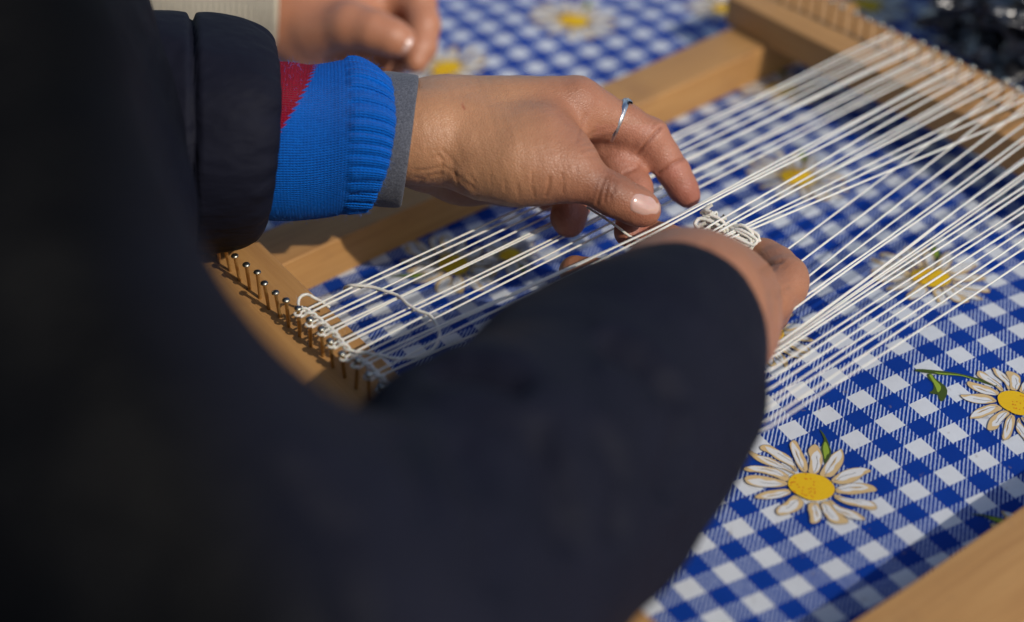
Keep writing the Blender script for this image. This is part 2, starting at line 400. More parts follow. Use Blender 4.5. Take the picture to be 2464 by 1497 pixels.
# nails
def nail_mesh():
    prof = [(0.02, -6), (0.86, -5), (0.86, 13.4), (1.3, 13.6), (1.75, 13.95), (1.85, 14.4), (1.6, 14.9), (0.9, 15.2), (0.02, 15.25)]
    n = 14; vs = []; fs = []
    for r, z in prof:
        for k in range(n): vs.append((r * math.cos(2 * math.pi * k / n), r * math.sin(2 * math.pi * k / n), z))
    for i in range(len(prof) - 1):
        for k in range(n): fs.append((i * n + k, i * n + (k + 1) % n, (i + 1) * n + (k + 1) % n, (i + 1) * n + k))
    me = mesh_mm('nail', vs, fs); me.materials.append(M_BRASS); me.materials.append(M_STEEL)
    for p in me.polygons:
        p.use_smooth = True
        if p.center.z > 0.0134: p.material_index = 1
    return me
NAIL = nail_mesh()
Lp = lambda i: V(-243.6, 126.0) + V(1.0, -9.28) * i
Rp = lambda i: V(161.9, 200.0) + V(1.33, -9.62) * i
NL, NR = {}, {}
for i in range(-9, 21):
    for side, f, store in ((0, Lp, NL), (1, Rp, NR)):
        if side == 0 and i > 19: continue
        p = f(i) + V(random.gauss(0, 0.35), random.gauss(0, 0.3)); dz = random.gauss(0, 0.5)
        o = bpy.data.objects.new('nail', NAIL); C.objects.link(o)
        o.location = (p[0] / 1000, p[1] / 1000, (40 + dz) / 1000)
        o.rotation_euler = (random.gauss(0, 0.045), random.gauss(0, 0.045), random.uniform(0, 6.28))
        o.parent = loom; o.matrix_parent_inverse = parent_world(loom).inverted()
        store[i] = V(p[0], p[1], 51.5 + dz)

# ------------------------------------------------------------------ cords
def resample(P, step):
    P = np.asarray(P, float); d = np.r_[0, np.cumsum(np.linalg.norm(np.diff(P, axis=0), axis=1))]
    n = max(3, int(d[-1] / step)); t = np.linspace(0, d[-1], n)
    return np.stack([np.interp(t, d, P[:, k]) for k in range(3)], 1)
def catmull(P, per=12, closed=False):
    P = np.asarray(P, float); n = len(P); out = []
    for i in range(n if closed else n - 1):
        g = (lambda j: P[j % n]) if closed else (lambda j: P[min(max(j, 0), n - 1)])
        p0, p1, p2, p3 = g(i - 1), g(i), g(i + 1), g(i + 2)
        for t in np.linspace(0, 1, per, endpoint=False):
            out.append(0.5 * (2 * p1 + (p2 - p0) * t + (2 * p0 - 5 * p1 + 4 * p2 - p3) * t * t + (3 * p1 - p0 - 3 * p2 + p3) * t ** 3))
    if not closed: out.append(P[-1])
    return np.array(out)
def cord_arrays(P, r=0.68, step=0.8, sides=9, pitch=6.2, lobe=0.15, phase=0.0, taper=False):
    P = resample(P, step); n = len(P)
    T = np.gradient(P, axis=0); T /= np.linalg.norm(T, axis=1)[:, None] + 1e-9
    N = np.zeros_like(P); ref = V(0, 0, 1) if abs(T[0][2]) < 0.9 else V(1, 0, 0)
    v = ref - T[0] * (ref @ T[0]); N[0] = v / np.linalg.norm(v)
    for i in range(1, n):
        v = N[i - 1] - T[i] * (N[i - 1] @ T[i]); N[i] = v / (np.linalg.norm(v) + 1e-9)
    B = np.cross(T, N)
    th = np.linspace(0, 2 * math.pi, sides, endpoint=False)
    s = np.arange(n) * step
    rr = r * (1 + lobe * np.cos(3 * (th[None, :] - 2 * math.pi * s[:, None] / pitch + phase)))
    rr = rr * (1 + 0.05 * np.sin(s / 7 + phase * 3))[:, None]
    if taper: rr = rr * np.clip(np.minimum(np.arange(n), np.arange(n)[::-1]) / 3, 0.15, 1)[:, None]
    Vv = P[:, None] + N[:, None] * (np.cos(th) * rr)[..., None] + B[:, None] * (np.sin(th) * rr)[..., None]
    idx = np.arange(n * sides).reshape(n, sides); nx = np.roll(idx, -1, 1)
    q = np.stack([idx[:-1], nx[:-1], nx[1:], idx[1:]], -1).reshape(-1, 4)
    return Vv.reshape(-1, 3), q
def fuzz_arrays(P, count, rng, ln=(1.2, 3.2)):
    "stray cotton fibres standing off a cord"
    P = resample(P, 1.0); vs = []; fs = []
    for _ in range(count):
        i = rng.integers(1, len(P) - 1); t = P[i + 1] - P[i - 1]; t /= np.linalg.norm(t)
        d = rng.normal(size=3); d -= t * (d @ t); d /= np.linalg.norm(d) + 1e-9
        b = P[i] + d * 0.6; L = rng.uniform(*ln); w = 0.028
        cur = t * rng.uniform(-1, 1) + d * rng.uniform(0.2, 0.7); cur /= np.linalg.norm(cur)
        bend = rng.normal(size=3) * 0.5
        o = len(vs); side = np.cross(cur, d + 0.01); side /= np.linalg.norm(side) + 1e-9
        for k in range(5):
            p = b + cur * L * k / 4 + bend * (k / 4) ** 2 * L * 0.5
            ww = w * (1 - 0.6 * k / 4)
            vs += [p + side * ww, p - side * ww * 0.5 + d * ww, p - side * ww * 0.5 - d * ww]
        for k in range(4):
            for e in range(3):
                a, b_ = o + 3 * k + e, o + 3 * k + (e + 1) % 3; fs.append((a, b_, b_ + 3, a + 3))
    return np.array(vs), np.array(fs)
def cord(name, P, mat, parent=None, fuzz=0, **kw):
    v, q = cord_arrays(P, **kw)
    if fuzz:
        fv, fq = fuzz_arrays(P, fuzz, RNG); q = np.concatenate([q, fq + len(v)]); v = np.concatenate([v, fv])
    return link(name, quads_mesh(name, v, q), mat, parent)

warp = empty('warp', (-40, 160, 50))
tag(warp, 'white cotton warp threads stretched in pairs between the two nail rows', 'warp')
qz = lambda x, y: ((3196 + x * .3654) / 1.66234, (700 + y * .3654) / 1.66234)
wz = lambda x, y: ((3000 + x * .3654) / 1.66234, (1150 + y * .3654) / 1.66234)
ends = []   # (left nail, right nail, which strand, waypoints)
for i in range(0, 5):
    for s in (0, 1): ends.append((i, i, s, []))
for i, s, w in ((5, 0, (1588, 546, 73)), (5, 1, (1592, 550, 72.6)), (6, 0, (1596, 552, 72))):
    ends.append((i, i, s, [un(*w)]))
# lifted strands that pass over the hank in the far hand
for k, (i, s) in enumerate([(6, 1), (7, 0), (7, 1), (8, 0), (9, 0), (10, 0), (11, 0)]):
    ends.append((i, i, s, [un(1640 + 6 * k, 596 + 4 * k, 60), un(1712 + 5 * k, 548 + 5 * k, 67 - k * 0.4)]))
for i, w in ((8, qz(0, 740)), (9, qz(0, 1020)), (10, qz(30, 1200)), ):
    ends.append((i, i, 1, [un(w[0] - 60, w[1] + 38, 50)]))
for (i, s), w in zip(((11, 1), (12, 0), (12, 1)), (qz(0, 1330), qz(0, 1385), qz(0, 1440))):
    ends.append((i, i, s, [un(w[0] - 30, w[1] + 19, 50)]))
for (i, s), w in zip(((13, 0), (13, 1), (14, 0), (14, 1), (15, 0), (15, 1), (16, 0), (16, 1), (17, 0), (17, 1), (18, 0), (18, 1), (19, 0)),
                     (wz(190, 712), wz(188, 722), wz(186, 733), wz(186, 745), wz(186, 757), wz(188, 808), wz(185, 895), wz(180, 1030), wz(170, 1130), wz(150, 1250), wz(120, 1385), wz(110, 1480), wz(150, 1575))):
    ends.append((min(i, 19), min(i, 19), s, [un(w[0], w[1], 50)]))
def tidy_strand(A, B, mids, seed):
    rng = np.random.default_rng(seed)
    pts = [A] + mids + [B]; P = resample(np.array(pts), 4.0)
    n = len(P); t = np.linspace(0, 1, n); s = np.arange(n) * 4.0
    w = np.minimum(1, np.minimum(t, 1 - t) * 10)
    P[:, 1] += w * (0.35 * np.sin(s / rng.uniform(22, 45) + rng.uniform(0, 6)) + rng.normal(0, 0.5))
    P[:, 2] += w * (0.30 * np.sin(s / rng.uniform(25, 50) + rng.uniform(0, 6)) + rng.normal(0, 0.5)) - (0.8 * np.sin(math.pi * t) if not mids else 0)
    if len(mids):   # soften the bends
        for _ in range(2): P[1:-1] = 0.25 * P[:-2] + 0.5 * P[1:-1] + 0.25 * P[2:]
    return P
STR = []
for k, (l, r, s, mids) in enumerate(ends):
    e = 1.25 * (1 if s == 0 else -1)
    A = NL[l] + V(0.6, e, -0.4 - s * 0.5); B = NR[r] + V(-0.6, e, -0.4 - s * 0.7)
    P = tidy_strand(A, B, mids, 100 + k); STR.append(P)
    cord('warp_thread', P, M_CORD, warp, fuzz=60, phase=k * 1.7, r=0.50 + 0.03 * math.sin(k * 2.1))
# turns round the nails
for side, store in ((0, NL), (1, NR)):
    for i in range(0, 20):
        c = store.get(i)
        if c is None: continue
        a0 = math.pi * 0.5 if side == 0 else -math.pi * 0.5
        ring = [c + V(1.3 * math.cos(a), 1.3 * math.sin(a), -0.3 - 0.25 * k / 3) for k, a in enumerate(np.linspace(a0, a0 + math.pi, 9))]
        if side == 0:
            ring = [c + V(1.35 * math.cos(a), 1.4 * math.sin(a), 0.6 - 0.03 * k) for k, a in enumerate(np.linspace(0.4, 2 * math.pi + 0.8, 18))]
        cord('nail_loop', np.array(ring), M_CORD, warp, r=0.58, phase=i, step=0.5)
# twined heading cord beside the near nail row
axis = np.array([NL[i] + V(5.4 + 0.5 * math.sin(i * 1.9), -1.5, -0.4) for i in range(0, 20)])
axis = np.vstack([NL[0] + V(3.0, 4.5, -0.2), axis])
ax_s = resample(catmull(axis, 8), 0.9)
tn = np.gradient(ax_s, axis=0); tn /= np.linalg.norm(tn, axis=1)[:, None]
nb = np.cross(tn, V(0, 0, 1)); nb /= np.linalg.norm(nb, axis=1)[:, None]
ph = np.arange(len(ax_s)) * 0.9 * 2 * math.pi / 9.3
for k in range(2):
    a = ph + k * math.pi
    P = ax_s + nb * (1.05 * np.cos(a))[:, None] + V(0, 0, 1)[None] * (0.85 * np.sin(a))[:, None]
    cord('heading_cord', P, M_CORD, warp, r=0.66, phase=k, fuzz=90)
for i in range(0, 16):   # ties from heading to nail
    a = NL[i] + V(1.9, -0.4, -1.2); b = NL[i] + V(5.6, -2.6, 0.5)
    cord('tie', np.array([a, (a + b) / 2 + V(0, 0, 0.6), b, b + V(1.5, 1.5, -0.8)]), M_CORD, warp, r=0.56, phase=i, step=0.5)
# loose tail of the heading cord
az = lambda x, y: ((1180 + x * .3654) / 1.66234, (1000 + y * .3654) / 1.66234)
tail = [(40, 640, 52), (38, 560, 53), (70, 505, 54), (140, 488, 54), (210, 525, 53), (280, 560, 49.5), (380, 630, 46.5)]
tail = catmull([un(*az(x, y), z) for x, y, z in tail], 10)
o = cord('cord_end', tail, M_CORD, warp, r=0.66, fuzz=30)
loop = [(545, 425, 48), (560, 400, 50.5), (640, 388, 53), (850, 408, 53.2), (1000, 455, 53.2), (1130, 500, 53.2), (1230, 590, 53.2), (1330, 655, 53.2), (1470, 712, 53.2), (1540, 800, 53.2), (1582, 900, 53.2), (1562, 1010, 53.2), (1480, 1100, 53.2), (1300, 1172, 53.2), (1100, 1188, 53.2), (900, 1150, 53), (760, 1125, 52.6), (660, 1118, 52)]
loop = catmull([un(*az(x, y), z) for x, y, z in loop], 10)
lo = cord('loose_cord', loop, M_CORD, r=0.74, fuzz=80, pitch=7)
tag(lo, 'loose white cotton cord lying in a wide loop over the warp near the nails', 'cord')

# ------------------------------------------------------------------ implicit surfaces
class Field:
    def __init__(s, lo, hi, h):
        s.lo = np.floor(np.asarray(lo) / h) * h; s.h = h
        s.n = (np.ceil((np.asarray(hi) - s.lo) / h)).astype(int) + 1
    def blank(s): return np.full(s.n, 60.0, np.float32)
    def box(s, lo, hi):
        a = np.clip(np.floor((lo - s.lo) / s.h).astype(int), 0, s.n - 1); b = np.clip(np.ceil((hi - s.lo) / s.h).astype(int) + 1, 1, s.n)
        sl = tuple(slice(int(a[k]), int(b[k])) for k in range(3))
        ax = [(s.lo[k] + s.h * np.arange(a[k], b[k])).astype(np.float32) for k in range(3)]
        return sl, ax
def smin(a, b, k):
    h = np.maximum(k - np.abs(a - b), 0) / k
    return np.minimum(a, b) - h * h * k * 0.25
def f_cone(F, D, a, b, ra, rb, k, pad=12):
    a, b = np.asarray(a, float), np.asarray(b, float); rm = max(ra, rb) + pad + k
    sl, ax = F.box(np.minimum(a, b) - rm, np.maximum(a, b) + rm)
    if any(s.stop <= s.start for s in sl): return
    X, Y, Z = ax[0][:, None, None] - a[0], ax[1][None, :, None] - a[1], ax[2][None, None, :] - a[2]
    ba = b - a; L2 = float(ba @ ba) + 1e-9
    t = np.clip((X * ba[0] + Y * ba[1] + Z * ba[2]) / L2, 0, 1)
    t2 = t * t * (3 - 2 * t) * 0.35 + t * 0.65
    d = np.sqrt((X - t * ba[0]) ** 2 + (Y - t * ba[1]) ** 2 + (Z - t * ba[2]) ** 2) - (ra + (rb - ra) * t2)
    D[sl] = smin(D[sl], d.astype(np.float32), k)
def f_chain(F, D, pts, k):
    for (pa, ra), (pb, rb) in zip(pts[:-1], pts[1:]): f_cone(F, D, pa, pb, ra, rb, k)
def surface_nets(F, D):
    ins = D < 0; n = np.array(D.shape)
    c = np.zeros(n - 1, np.int8)
    for dx in (0, 1):
        for dy in (0, 1):
            for dz in (0, 1): c += ins[dx:n[0] - 1 + dx, dy:n[1] - 1 + dy, dz:n[2] - 1 + dz]
    act = np.argwhere((c > 0) & (c < 8)); ids = np.full(n - 1, -1, np.int64); ids[tuple(act.T)] = np.arange(len(act))
    corners = np.array([(x, y, z) for x in (0, 1) for y in (0, 1) for z in (0, 1)])
    vals = np.stack([D[tuple((act + o).T)] for o in corners], 1)
    acc = np.zeros((len(act), 3)); cnt = np.zeros(len(act))
    for i in range(8):
        for j in range(i + 1, 8):
            if np.abs(corners[i] - corners[j]).sum() != 1: continue
            va, vb = vals[:, i], vals[:, j]; mk = (va < 0) != (vb < 0)
            t = np.where(mk, va / np.where(va == vb, 1, va - vb), 0)
            acc += np.where(mk[:, None], corners[i] + t[:, None] * (corners[j] - corners[i]), 0); cnt += mk
    P = F.lo + F.h * (act + acc / cnt[:, None])
    quads = []
    for ax_ in range(3):
        o1, o2 = [(1, 2), (2, 0), (0, 1)][ax_]
        s0 = [slice(0, None)] * 3; s1 = [slice(0, None)] * 3; s0[ax_] = slice(0, -1); s1[ax_] = slice(1, None)
        ch = ins[tuple(s0)] != ins[tuple(s1)]; e = np.argwhere(ch)
        ok = (e[:, o1] > 0) & (e[:, o2] > 0) & (e[:, o1] < n[o1] - 1) & (e[:, o2] < n[o2] - 1); e = e[ok]
        d1 = np.zeros(3, int); d1[o1] = 1; d2 = np.zeros(3, int); d2[o2] = 1
        qd = np.stack([ids[tuple((e - d1 - d2).T)], ids[tuple((e - d2).T)], ids[tuple(e.T)], ids[tuple((e - d1).T)]], 1)
        fl = ~ins[tuple(e.T)]; qd[fl] = qd[fl][:, ::-1]
        quads.append(qd)
    Q = np.concatenate(quads); Q = Q[(Q >= 0).all(1)]
    return P, Q
def lap_smooth(P, Q, it=4, lam=0.5):
    e = np.concatenate([Q[:, [0, 1]], Q[:, [1, 2]], Q[:, [2, 3]], Q[:, [3, 0]]])
    for k in range(it):
        acc = np.zeros_like(P); cnt = np.zeros(len(P))
        for a, b in ((0, 1), (1, 0)):
            for d in range(3): acc[:, d] += np.bincount(e[:, a], P[e[:, b], d], len(P))
            cnt += np.bincount(e[:, a], minlength=len(P))
        l_ = lam if k % 2 == 0 else -lam * 0.94
        P = P + l_ * (acc / np.maximum(cnt, 1)[:, None] - P)
    return P
def normals(P, Q):
    fn = np.cross(P[Q[:, 2]] - P[Q[:, 0]], P[Q[:, 3]] - P[Q[:, 1]]); N = np.zeros_like(P)
    for k in range(4):
        for d in range(3): N[:, d] += np.bincount(Q[:, k], fn[:, d], len(P))
    return N / (np.linalg.norm(N, axis=1)[:, None] + 1e-12)
def seg_dist(p, a, b):
    ba = b - a; t = np.clip(((p - a) @ ba) / (ba @ ba + 1e-9), 0, 1); return np.linalg.norm(p - a - t[:, None] * ba, axis=1)
def creases(P, N, lines, mask=None):
    "press thin folds into the side of a surface that the strokes were measured on"
    uv = proj(P); face = (N @ -FWD) > 0.12; disp = np.zeros(len(P))
    for pts, depth, width in lines:
        pts = [V(*p) for p in pts]; d = np.full(len(P), 1e3)
        cand = face & (uv[:, 0] > min(p[0] for p in pts) - 30) & (uv[:, 0] < max(p[0] for p in pts) + 30)
        if mask is not None: cand &= mask
        ii = np.where(cand)[0]
        if not len(ii): continue
        dd = np.full(len(ii), 1e3)
        for a, b in zip(pts[:-1], pts[1:]): dd = np.minimum(dd, seg_dist(uv[ii], a, b))
        disp[ii] += -depth * np.exp(-(dd / width) ** 2) + depth * 0.22 * np.exp(-((dd - 2.3 * width) / (1.5 * width)) ** 2)
    return P + N * disp[:, None], disp
def value_noise(P, scale, seed):
    rng = np.random.default_rng(seed); ph = rng.uniform(0, 6.28, (10, 3)); fr = rng.normal(0, 1, (10, 3)) / scale
    out = np.zeros(len(P))
    for k in range(10): out += np.sin(P @ fr[k] * 2.2 + ph[k, 0])
    return out / 4.5

def pc(u, v, d, r): return (at(u, v, d), r)

# ------------------------------------------------------------------ the weaver
weaver = empty('person', (-420, 40, 0))
tag(weaver, 'person in a dark navy puffer jacket and blue knit cuff, both hands working the loom', 'person')

# --- left hand
def build_left_hand():
    lo = np.min([at(560, 150, 750), at(1720, 620, 750), at(560, 620, 900), at(1720, 150, 900)], 0) - 6
    hi = np.max([at(560, 150, 750), at(1720, 620, 750), at(560, 150, 900), at(1720, 620, 900)], 0) + 6
    pts_all = [at(u, v, d) for u in (600, 1720) for v in (170, 600) for d in (755, 890)]
    F = Field(np.min(pts_all, 0), np.max(pts_all, 0), 0.95)
    D = F.blank()
    # forearm and wrist
    f_chain(F, D, [pc(560, 335, 788, 24), pc(900, 326, 787, 20.5), pc(1030, 330, 785, 20.0), pc(1110, 338, 786, 20.6)], 10)
    f_chain(F, D, [pc(560, 330, 802, 25), pc(900, 320, 803, 21.8), pc(1040, 312, 805, 21.4), pc(1130, 312, 806, 22)], 10)
    # back of the hand
    f_chain(F, D, [pc(1090, 300, 797, 19.5), pc(1230, 286, 798, 16.6), pc(1330, 268, 800, 13.4), pc(1390, 252, 801, 11.4)], 12)
    f_chain(F, D, [pc(1090, 304, 812, 19), pc(1250, 288, 816, 16.5), pc(1405, 266, 820, 11.6)], 12)
    f_chain(F, D, [pc(1090, 320, 822, 18), pc(1250, 312, 832, 15), pc(1390, 296, 838, 10.6)], 12)
    f_chain(F, D, [pc(1080, 345, 828, 17), pc(1240, 345, 845, 14), pc(1355, 338, 853, 10)], 12)
    # heel of the hand on the far side, lower palm
    f_chain(F, D, [pc(1035, 392, 812, 14), pc(1120, 400, 826, 17), pc(1240, 412, 838, 15.5), pc(1320, 405, 848, 12)], 10)
    # ball of the thumb
    f_chain(F, D, [pc(1105, 372, 785, 12), pc(1165, 384, 780, 16.5), pc(1250, 390, 776, 18.2), pc(1318, 398, 774, 15.4), pc(1366, 406, 773, 13.2)], 9)
    f_chain(F, D, [pc(1180, 340, 784, 17), pc(1300, 345, 782, 15.5), pc(1352, 372, 780, 12.5)], 9)
    f_cone(F, D, at(1325, 318, 794), at(1368, 322, 797), 12, 8, 9)       # web
    palm = D
    def finger(pts, k_in=4, k_out=6):
        Dn = F.blank(); f_chain(F, Dn, pts, k_in); return Dn
    th = finger([pc(1335, 404, 773, 12.6), pc(1385, 418, 771, 11.0), pc(1432, 446, 771, 8.7), pc(1470, 467, 772, 9.0), pc(1494, 479, 773, 8.3), pc(1530, 496, 775, 8.4), pc(1550, 505, 776, 7.7)], 4)
    ix = finger([pc(1392, 254, 801, 11.3), pc(1440, 276, 805, 10.2), pc(1500, 298, 810, 9.4), pc(1562, 331, 814, 9.1), pc(1592, 372, 817, 7.7), pc(1622, 416, 820, 7.3), pc(1642, 452, 822, 6.7), pc(1656, 472, 823, 5.9)], 4)
    mi = finger([pc(1403, 268, 820, 11.3), pc(1452, 340, 822, 9.8), pc(1492, 404, 818, 9.2), pc(1528, 456, 812, 8.0), pc(1532, 505, 803, 7.6), pc(1520, 546, 796, 7.2), pc(1512, 562, 793, 6.4)], 4)
    ri = finger([pc(1388, 298, 836, 10.2), pc(1402, 370, 834, 9.6), pc(1392, 440, 828, 9.2), pc(1376, 490, 819, 8.6), pc(1368, 522, 812, 7.8), pc(1370, 536, 810, 7.0)], 4)
    pk = finger([pc(1352, 342, 853, 9.6), pc(1345, 410, 864, 8.4), pc(1330, 455, 862, 7.6), pc(1318, 478, 856, 6.8)], 4)
    fin = [mi, ri, pk, ix, th]
    T = palm
    for Dn, k in ((ri, 7), (pk, 7), (mi, 7), (ix, 7), (th, 6.5)): T = smin(T, Dn, k) if k else np.minimum(T, Dn)
    P, Q = surface_nets(F, T)
    P = lap_smooth(P, Q, 6)
    N = normals(P, Q)
    # which part of the hand each vertex belongs to (for creases)
    gi = np.clip(np.round((P - F.lo) / F.h).astype(int), 0, F.n - 1)
    vals = np.stack([X_[tuple(gi.T)] for X_ in (palm, th, ix, mi, ri, pk)], 1); part = vals.argmin(1)
    # knuckles and tendons
    bumps = [((1392, 214), 0.9, 30), ((1478, 450), 0.5, 22), ((1100, 385), -0.9, 30)]
    uv = proj(P); face = (N @ -FWD) > 0.0
    for (u0, v0), h, w in bumps: P = P + N * (h * np.exp(-(((uv - V(u0, v0)) ** 2).sum(1)) / w ** 2) * face)[:, None]
    z1 = lambda x, y: (601.6 + .46387 * x, 120.3 + .46387 * y)
    L = []
    for pts, dp, wd in [
        ([(1800,800),(1820,720),(1850,650)], .55, 4.0), ([(1838,790),(1848,720),(1868,655)], .5, 3.4), ([(1868,770),(1888,720),(1886,668)], .55, 3.6), ([(1890,745),(1905,710),(1900,680)], .35, 3.0),
        ([(1780,760),(1795,700),(1815,640)], .25, 3), ([(1740,640),(1800,640)], .12, 3), ([(1925,700),(1915,735)], .2, 3),
        ([(1475,760),(1462,700),(1465,640)], .40, 4), ([(1535,755),(1550,710),(1555,660)], .60, 4.2), ([(1622,740),(1628,690),(1618,640)], .40, 4), ([(1395,760),(1385,690)], .22, 4), ([(1325,735),(1322,680)], .18, 4), ([(1250,700),(1245,650)], .15, 4),
        ([(1600,730),(1610,680)], .2, 3), ([(1690,720),(1700,660),(1690,600)], .2, 4), ([(1660,640),(1640,560),(1600,500)], .16, 4),
        ([(1000,520),(1050,580),(1058,640),(1100,680),(1150,710)], .42, 7), ([(940,560),(980,545),(1030,590)], .35, 4), ([(860,625),(930,620),(1000,600),(1040,620)], .45, 4), ([(880,690),(930,650),(1000,640)], .40, 4), ([(960,520),(1000,580),(990,640)], .35, 4), ([(850,660),(900,670)], .3, 4), ([(1060,640),(1080,700),(1120,745)], .4, 5),
        ([(1090,660),(1140,650),(1170,690)], .25, 4), ([(1690,480),(1715,410),(1745,330)], .35, 5), ([(1720,520),(1790,510),(1850,480)], .35, 4), ([(1700,470),(1800,420),(1880,400)], .22, 4), ([(1700,500),(1790,470),(1870,440)], .22, 4), ([(1640,380),(1600,330)], .25, 6),
        ([(2005,545),(2060,480),(2130,400)], .75, 5), ([(2030,560),(2075,500)], .3, 3), ([(2120,640),(2190,595),(2250,560)], .8, 5), ([(1760,555),(1830,560),(1900,540)], .3, 5), ([(1940,640),(1990,620),(2030,600)], .5, 5), ([(2060,430),(2100,380)], .2, 4)]:
        L.append(([z1(*p) for p in pts], dp * (0.95 if pts[0][0] > 1780 else 0.72), wd * 0.8))
    P, disp = creases(P, N, L)
    P = P + N * (0.10 * value_noise(P, 5.0, 3))[:, None]
    me = quads_mesh('hand', P, Q)
    tint = np.ones((len(P), 3))
    red = np.zeros(len(P))
    for c, r_ in (((1656, 472), 60), ((1625, 416), 30), ((1546, 556), 45), ((1374, 535), 60), ((1550, 503), 40)):
        red = np.maximum(red, np.exp(-((uv - V(*c)) ** 2).sum(1) / r_ ** 2))
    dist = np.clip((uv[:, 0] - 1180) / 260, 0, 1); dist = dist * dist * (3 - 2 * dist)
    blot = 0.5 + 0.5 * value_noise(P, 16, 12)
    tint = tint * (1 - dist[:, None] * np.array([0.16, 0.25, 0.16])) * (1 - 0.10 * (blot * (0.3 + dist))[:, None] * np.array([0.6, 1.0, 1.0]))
    under = (part >= 2) & (uv[:, 1] > 300)
    tint[under] *= np.array([1.06, 1.02, 1.12])
    tint = tint * (1 - red[:, None] * np.array([0.0, 0.12, 0.06]))
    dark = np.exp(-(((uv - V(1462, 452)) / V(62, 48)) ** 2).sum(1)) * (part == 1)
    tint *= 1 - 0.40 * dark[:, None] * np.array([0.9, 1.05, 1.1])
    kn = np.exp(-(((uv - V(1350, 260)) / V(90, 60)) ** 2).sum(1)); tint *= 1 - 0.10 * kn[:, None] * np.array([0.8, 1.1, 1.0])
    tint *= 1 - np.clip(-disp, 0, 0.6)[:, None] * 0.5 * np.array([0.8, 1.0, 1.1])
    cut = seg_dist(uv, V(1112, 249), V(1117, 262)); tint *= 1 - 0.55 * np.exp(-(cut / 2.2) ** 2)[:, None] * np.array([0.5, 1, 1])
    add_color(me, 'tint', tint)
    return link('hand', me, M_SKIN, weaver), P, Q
hand, HP, HQ = build_left_hand()
bvh = BVHTree.FromPolygons((HP / 1000).tolist(), HQ.tolist())
# thumb nail: a curved plate laid on the thumb tip
def thumb_nail():
    t = NT('fingernail'); pos = t.coord('Object'); f = t.noise(pos, 400, 2)
    mat = t.out(t.mix(f, (0.50, 0.285, 0.225), (0.58, 0.36, 0.29)), 0.18, **{'Specular IOR Level': 0.6, 'Subsurface Weight': 0.2, 'Subsurface Scale': 0.001, 'Coat Weight': 0.5, 'Coat Roughness': 0.08})
    c0, c1 = V(1514, 484), V(1588, 503); ax_ = c1 - c0; L = np.linalg.norm(ax_); ax_ /= L; nn = V(-ax_[1], ax_[0])
    nu, nv = 15, 13; vs = []
    o = Vector((CAM / 1000).tolist())
    for i in range(nu):
        t_ = i / (nu - 1); hw = 27.5 * (1 - abs(2 * t_ - 1) ** 4 * (0.42 if t_ > .5 else 0.30)) * (1 - 0.08 * t_)
        for j in range(nv):
            s = (j / (nv - 1) - 0.5) * 2
            p = c0 + ax_ * (L * t_ - 5 * s * s * (1 if t_ > .5 else -1)) + nn * hw * s
            d = Vector(((at(p[0], p[1], 1000) - CAM) / 1000).tolist()).normalized()
            h = bvh.ray_cast(o, d)
            base = np.array(h[0]) * 1000 if h[0] is not None else at(p[0], p[1], 772)
            vs.append(base)
    vs = np.array(vs).reshape(nu, nv, 3)
    for _ in range(8):    # fair the plate
        w = vs.copy(); w[1:-1] = (vs[:-2] + 2 * vs[1:-1] + vs[2:]) / 4; vs = w
        w = vs.copy(); w[:, 1:-1] = (vs[:, :-2] + 2 * vs[:, 1:-1] + vs[:, 2:]) / 4; vs = w
    gu = np.gradient(vs, axis=0); gv = np.gradient(vs, axis=1); nr = np.cross(gu, gv); nr /= np.linalg.norm(nr, axis=2)[..., None]
    if (nr[7, 6] @ -FWD) < 0: nr = -nr
    edge = np.ones((nu, nv)); jj = np.abs(np.linspace(-1, 1, nv)); ii = np.linspace(0, 1, nu)
    lift = 0.55 * (1 - jj[None] ** 4 * 1.1) * np.ones((nu, 1)); lift[0] = -0.5; lift[1] *= 0.6
    top = vs + nr * lift[..., None]; bot = vs - nr * 0.8
    A = np.concatenate([top.reshape(-1, 3), bot.reshape(-1, 3)]); n = nu * nv; fs = []
    id_ = lambda i, j, k: k * n + i * nv + j
    for i in range(nu - 1):
        for j in range(nv - 1):
            fs.append((id_(i, j, 0), id_(i + 1, j, 0), id_(i + 1, j + 1, 0), id_(i, j + 1, 0)))
            fs.append((id_(i, j, 1), id_(i, j + 1, 1), id_(i + 1, j + 1, 1), id_(i + 1, j, 1)))
    for i in range(nu - 1):
        for j in (0, nv - 1): fs.append((id_(i, j, 0), id_(i, j, 1), id_(i + 1, j, 1), id_(i + 1, j, 0)))
    for j in range(nv - 1):
        for i in (0, nu - 1): fs.append((id_(i, j, 0), id_(i, j + 1, 0), id_(i, j + 1, 1), id_(i, j, 1)))
    bm = bmesh.new(); bv = [bm.verts.new((p / 1000).tolist()) for p in A]
    for f in fs: bm.faces.new([bv[k] for k in f])
    bmesh.ops.recalc_face_normals(bm, faces=bm.faces[:])
    me = bpy.data.meshes.new('thumbnail'); bm.to_mesh(me); bm.free()
    link('thumbnail', me, mat, hand)
thumb_nail()
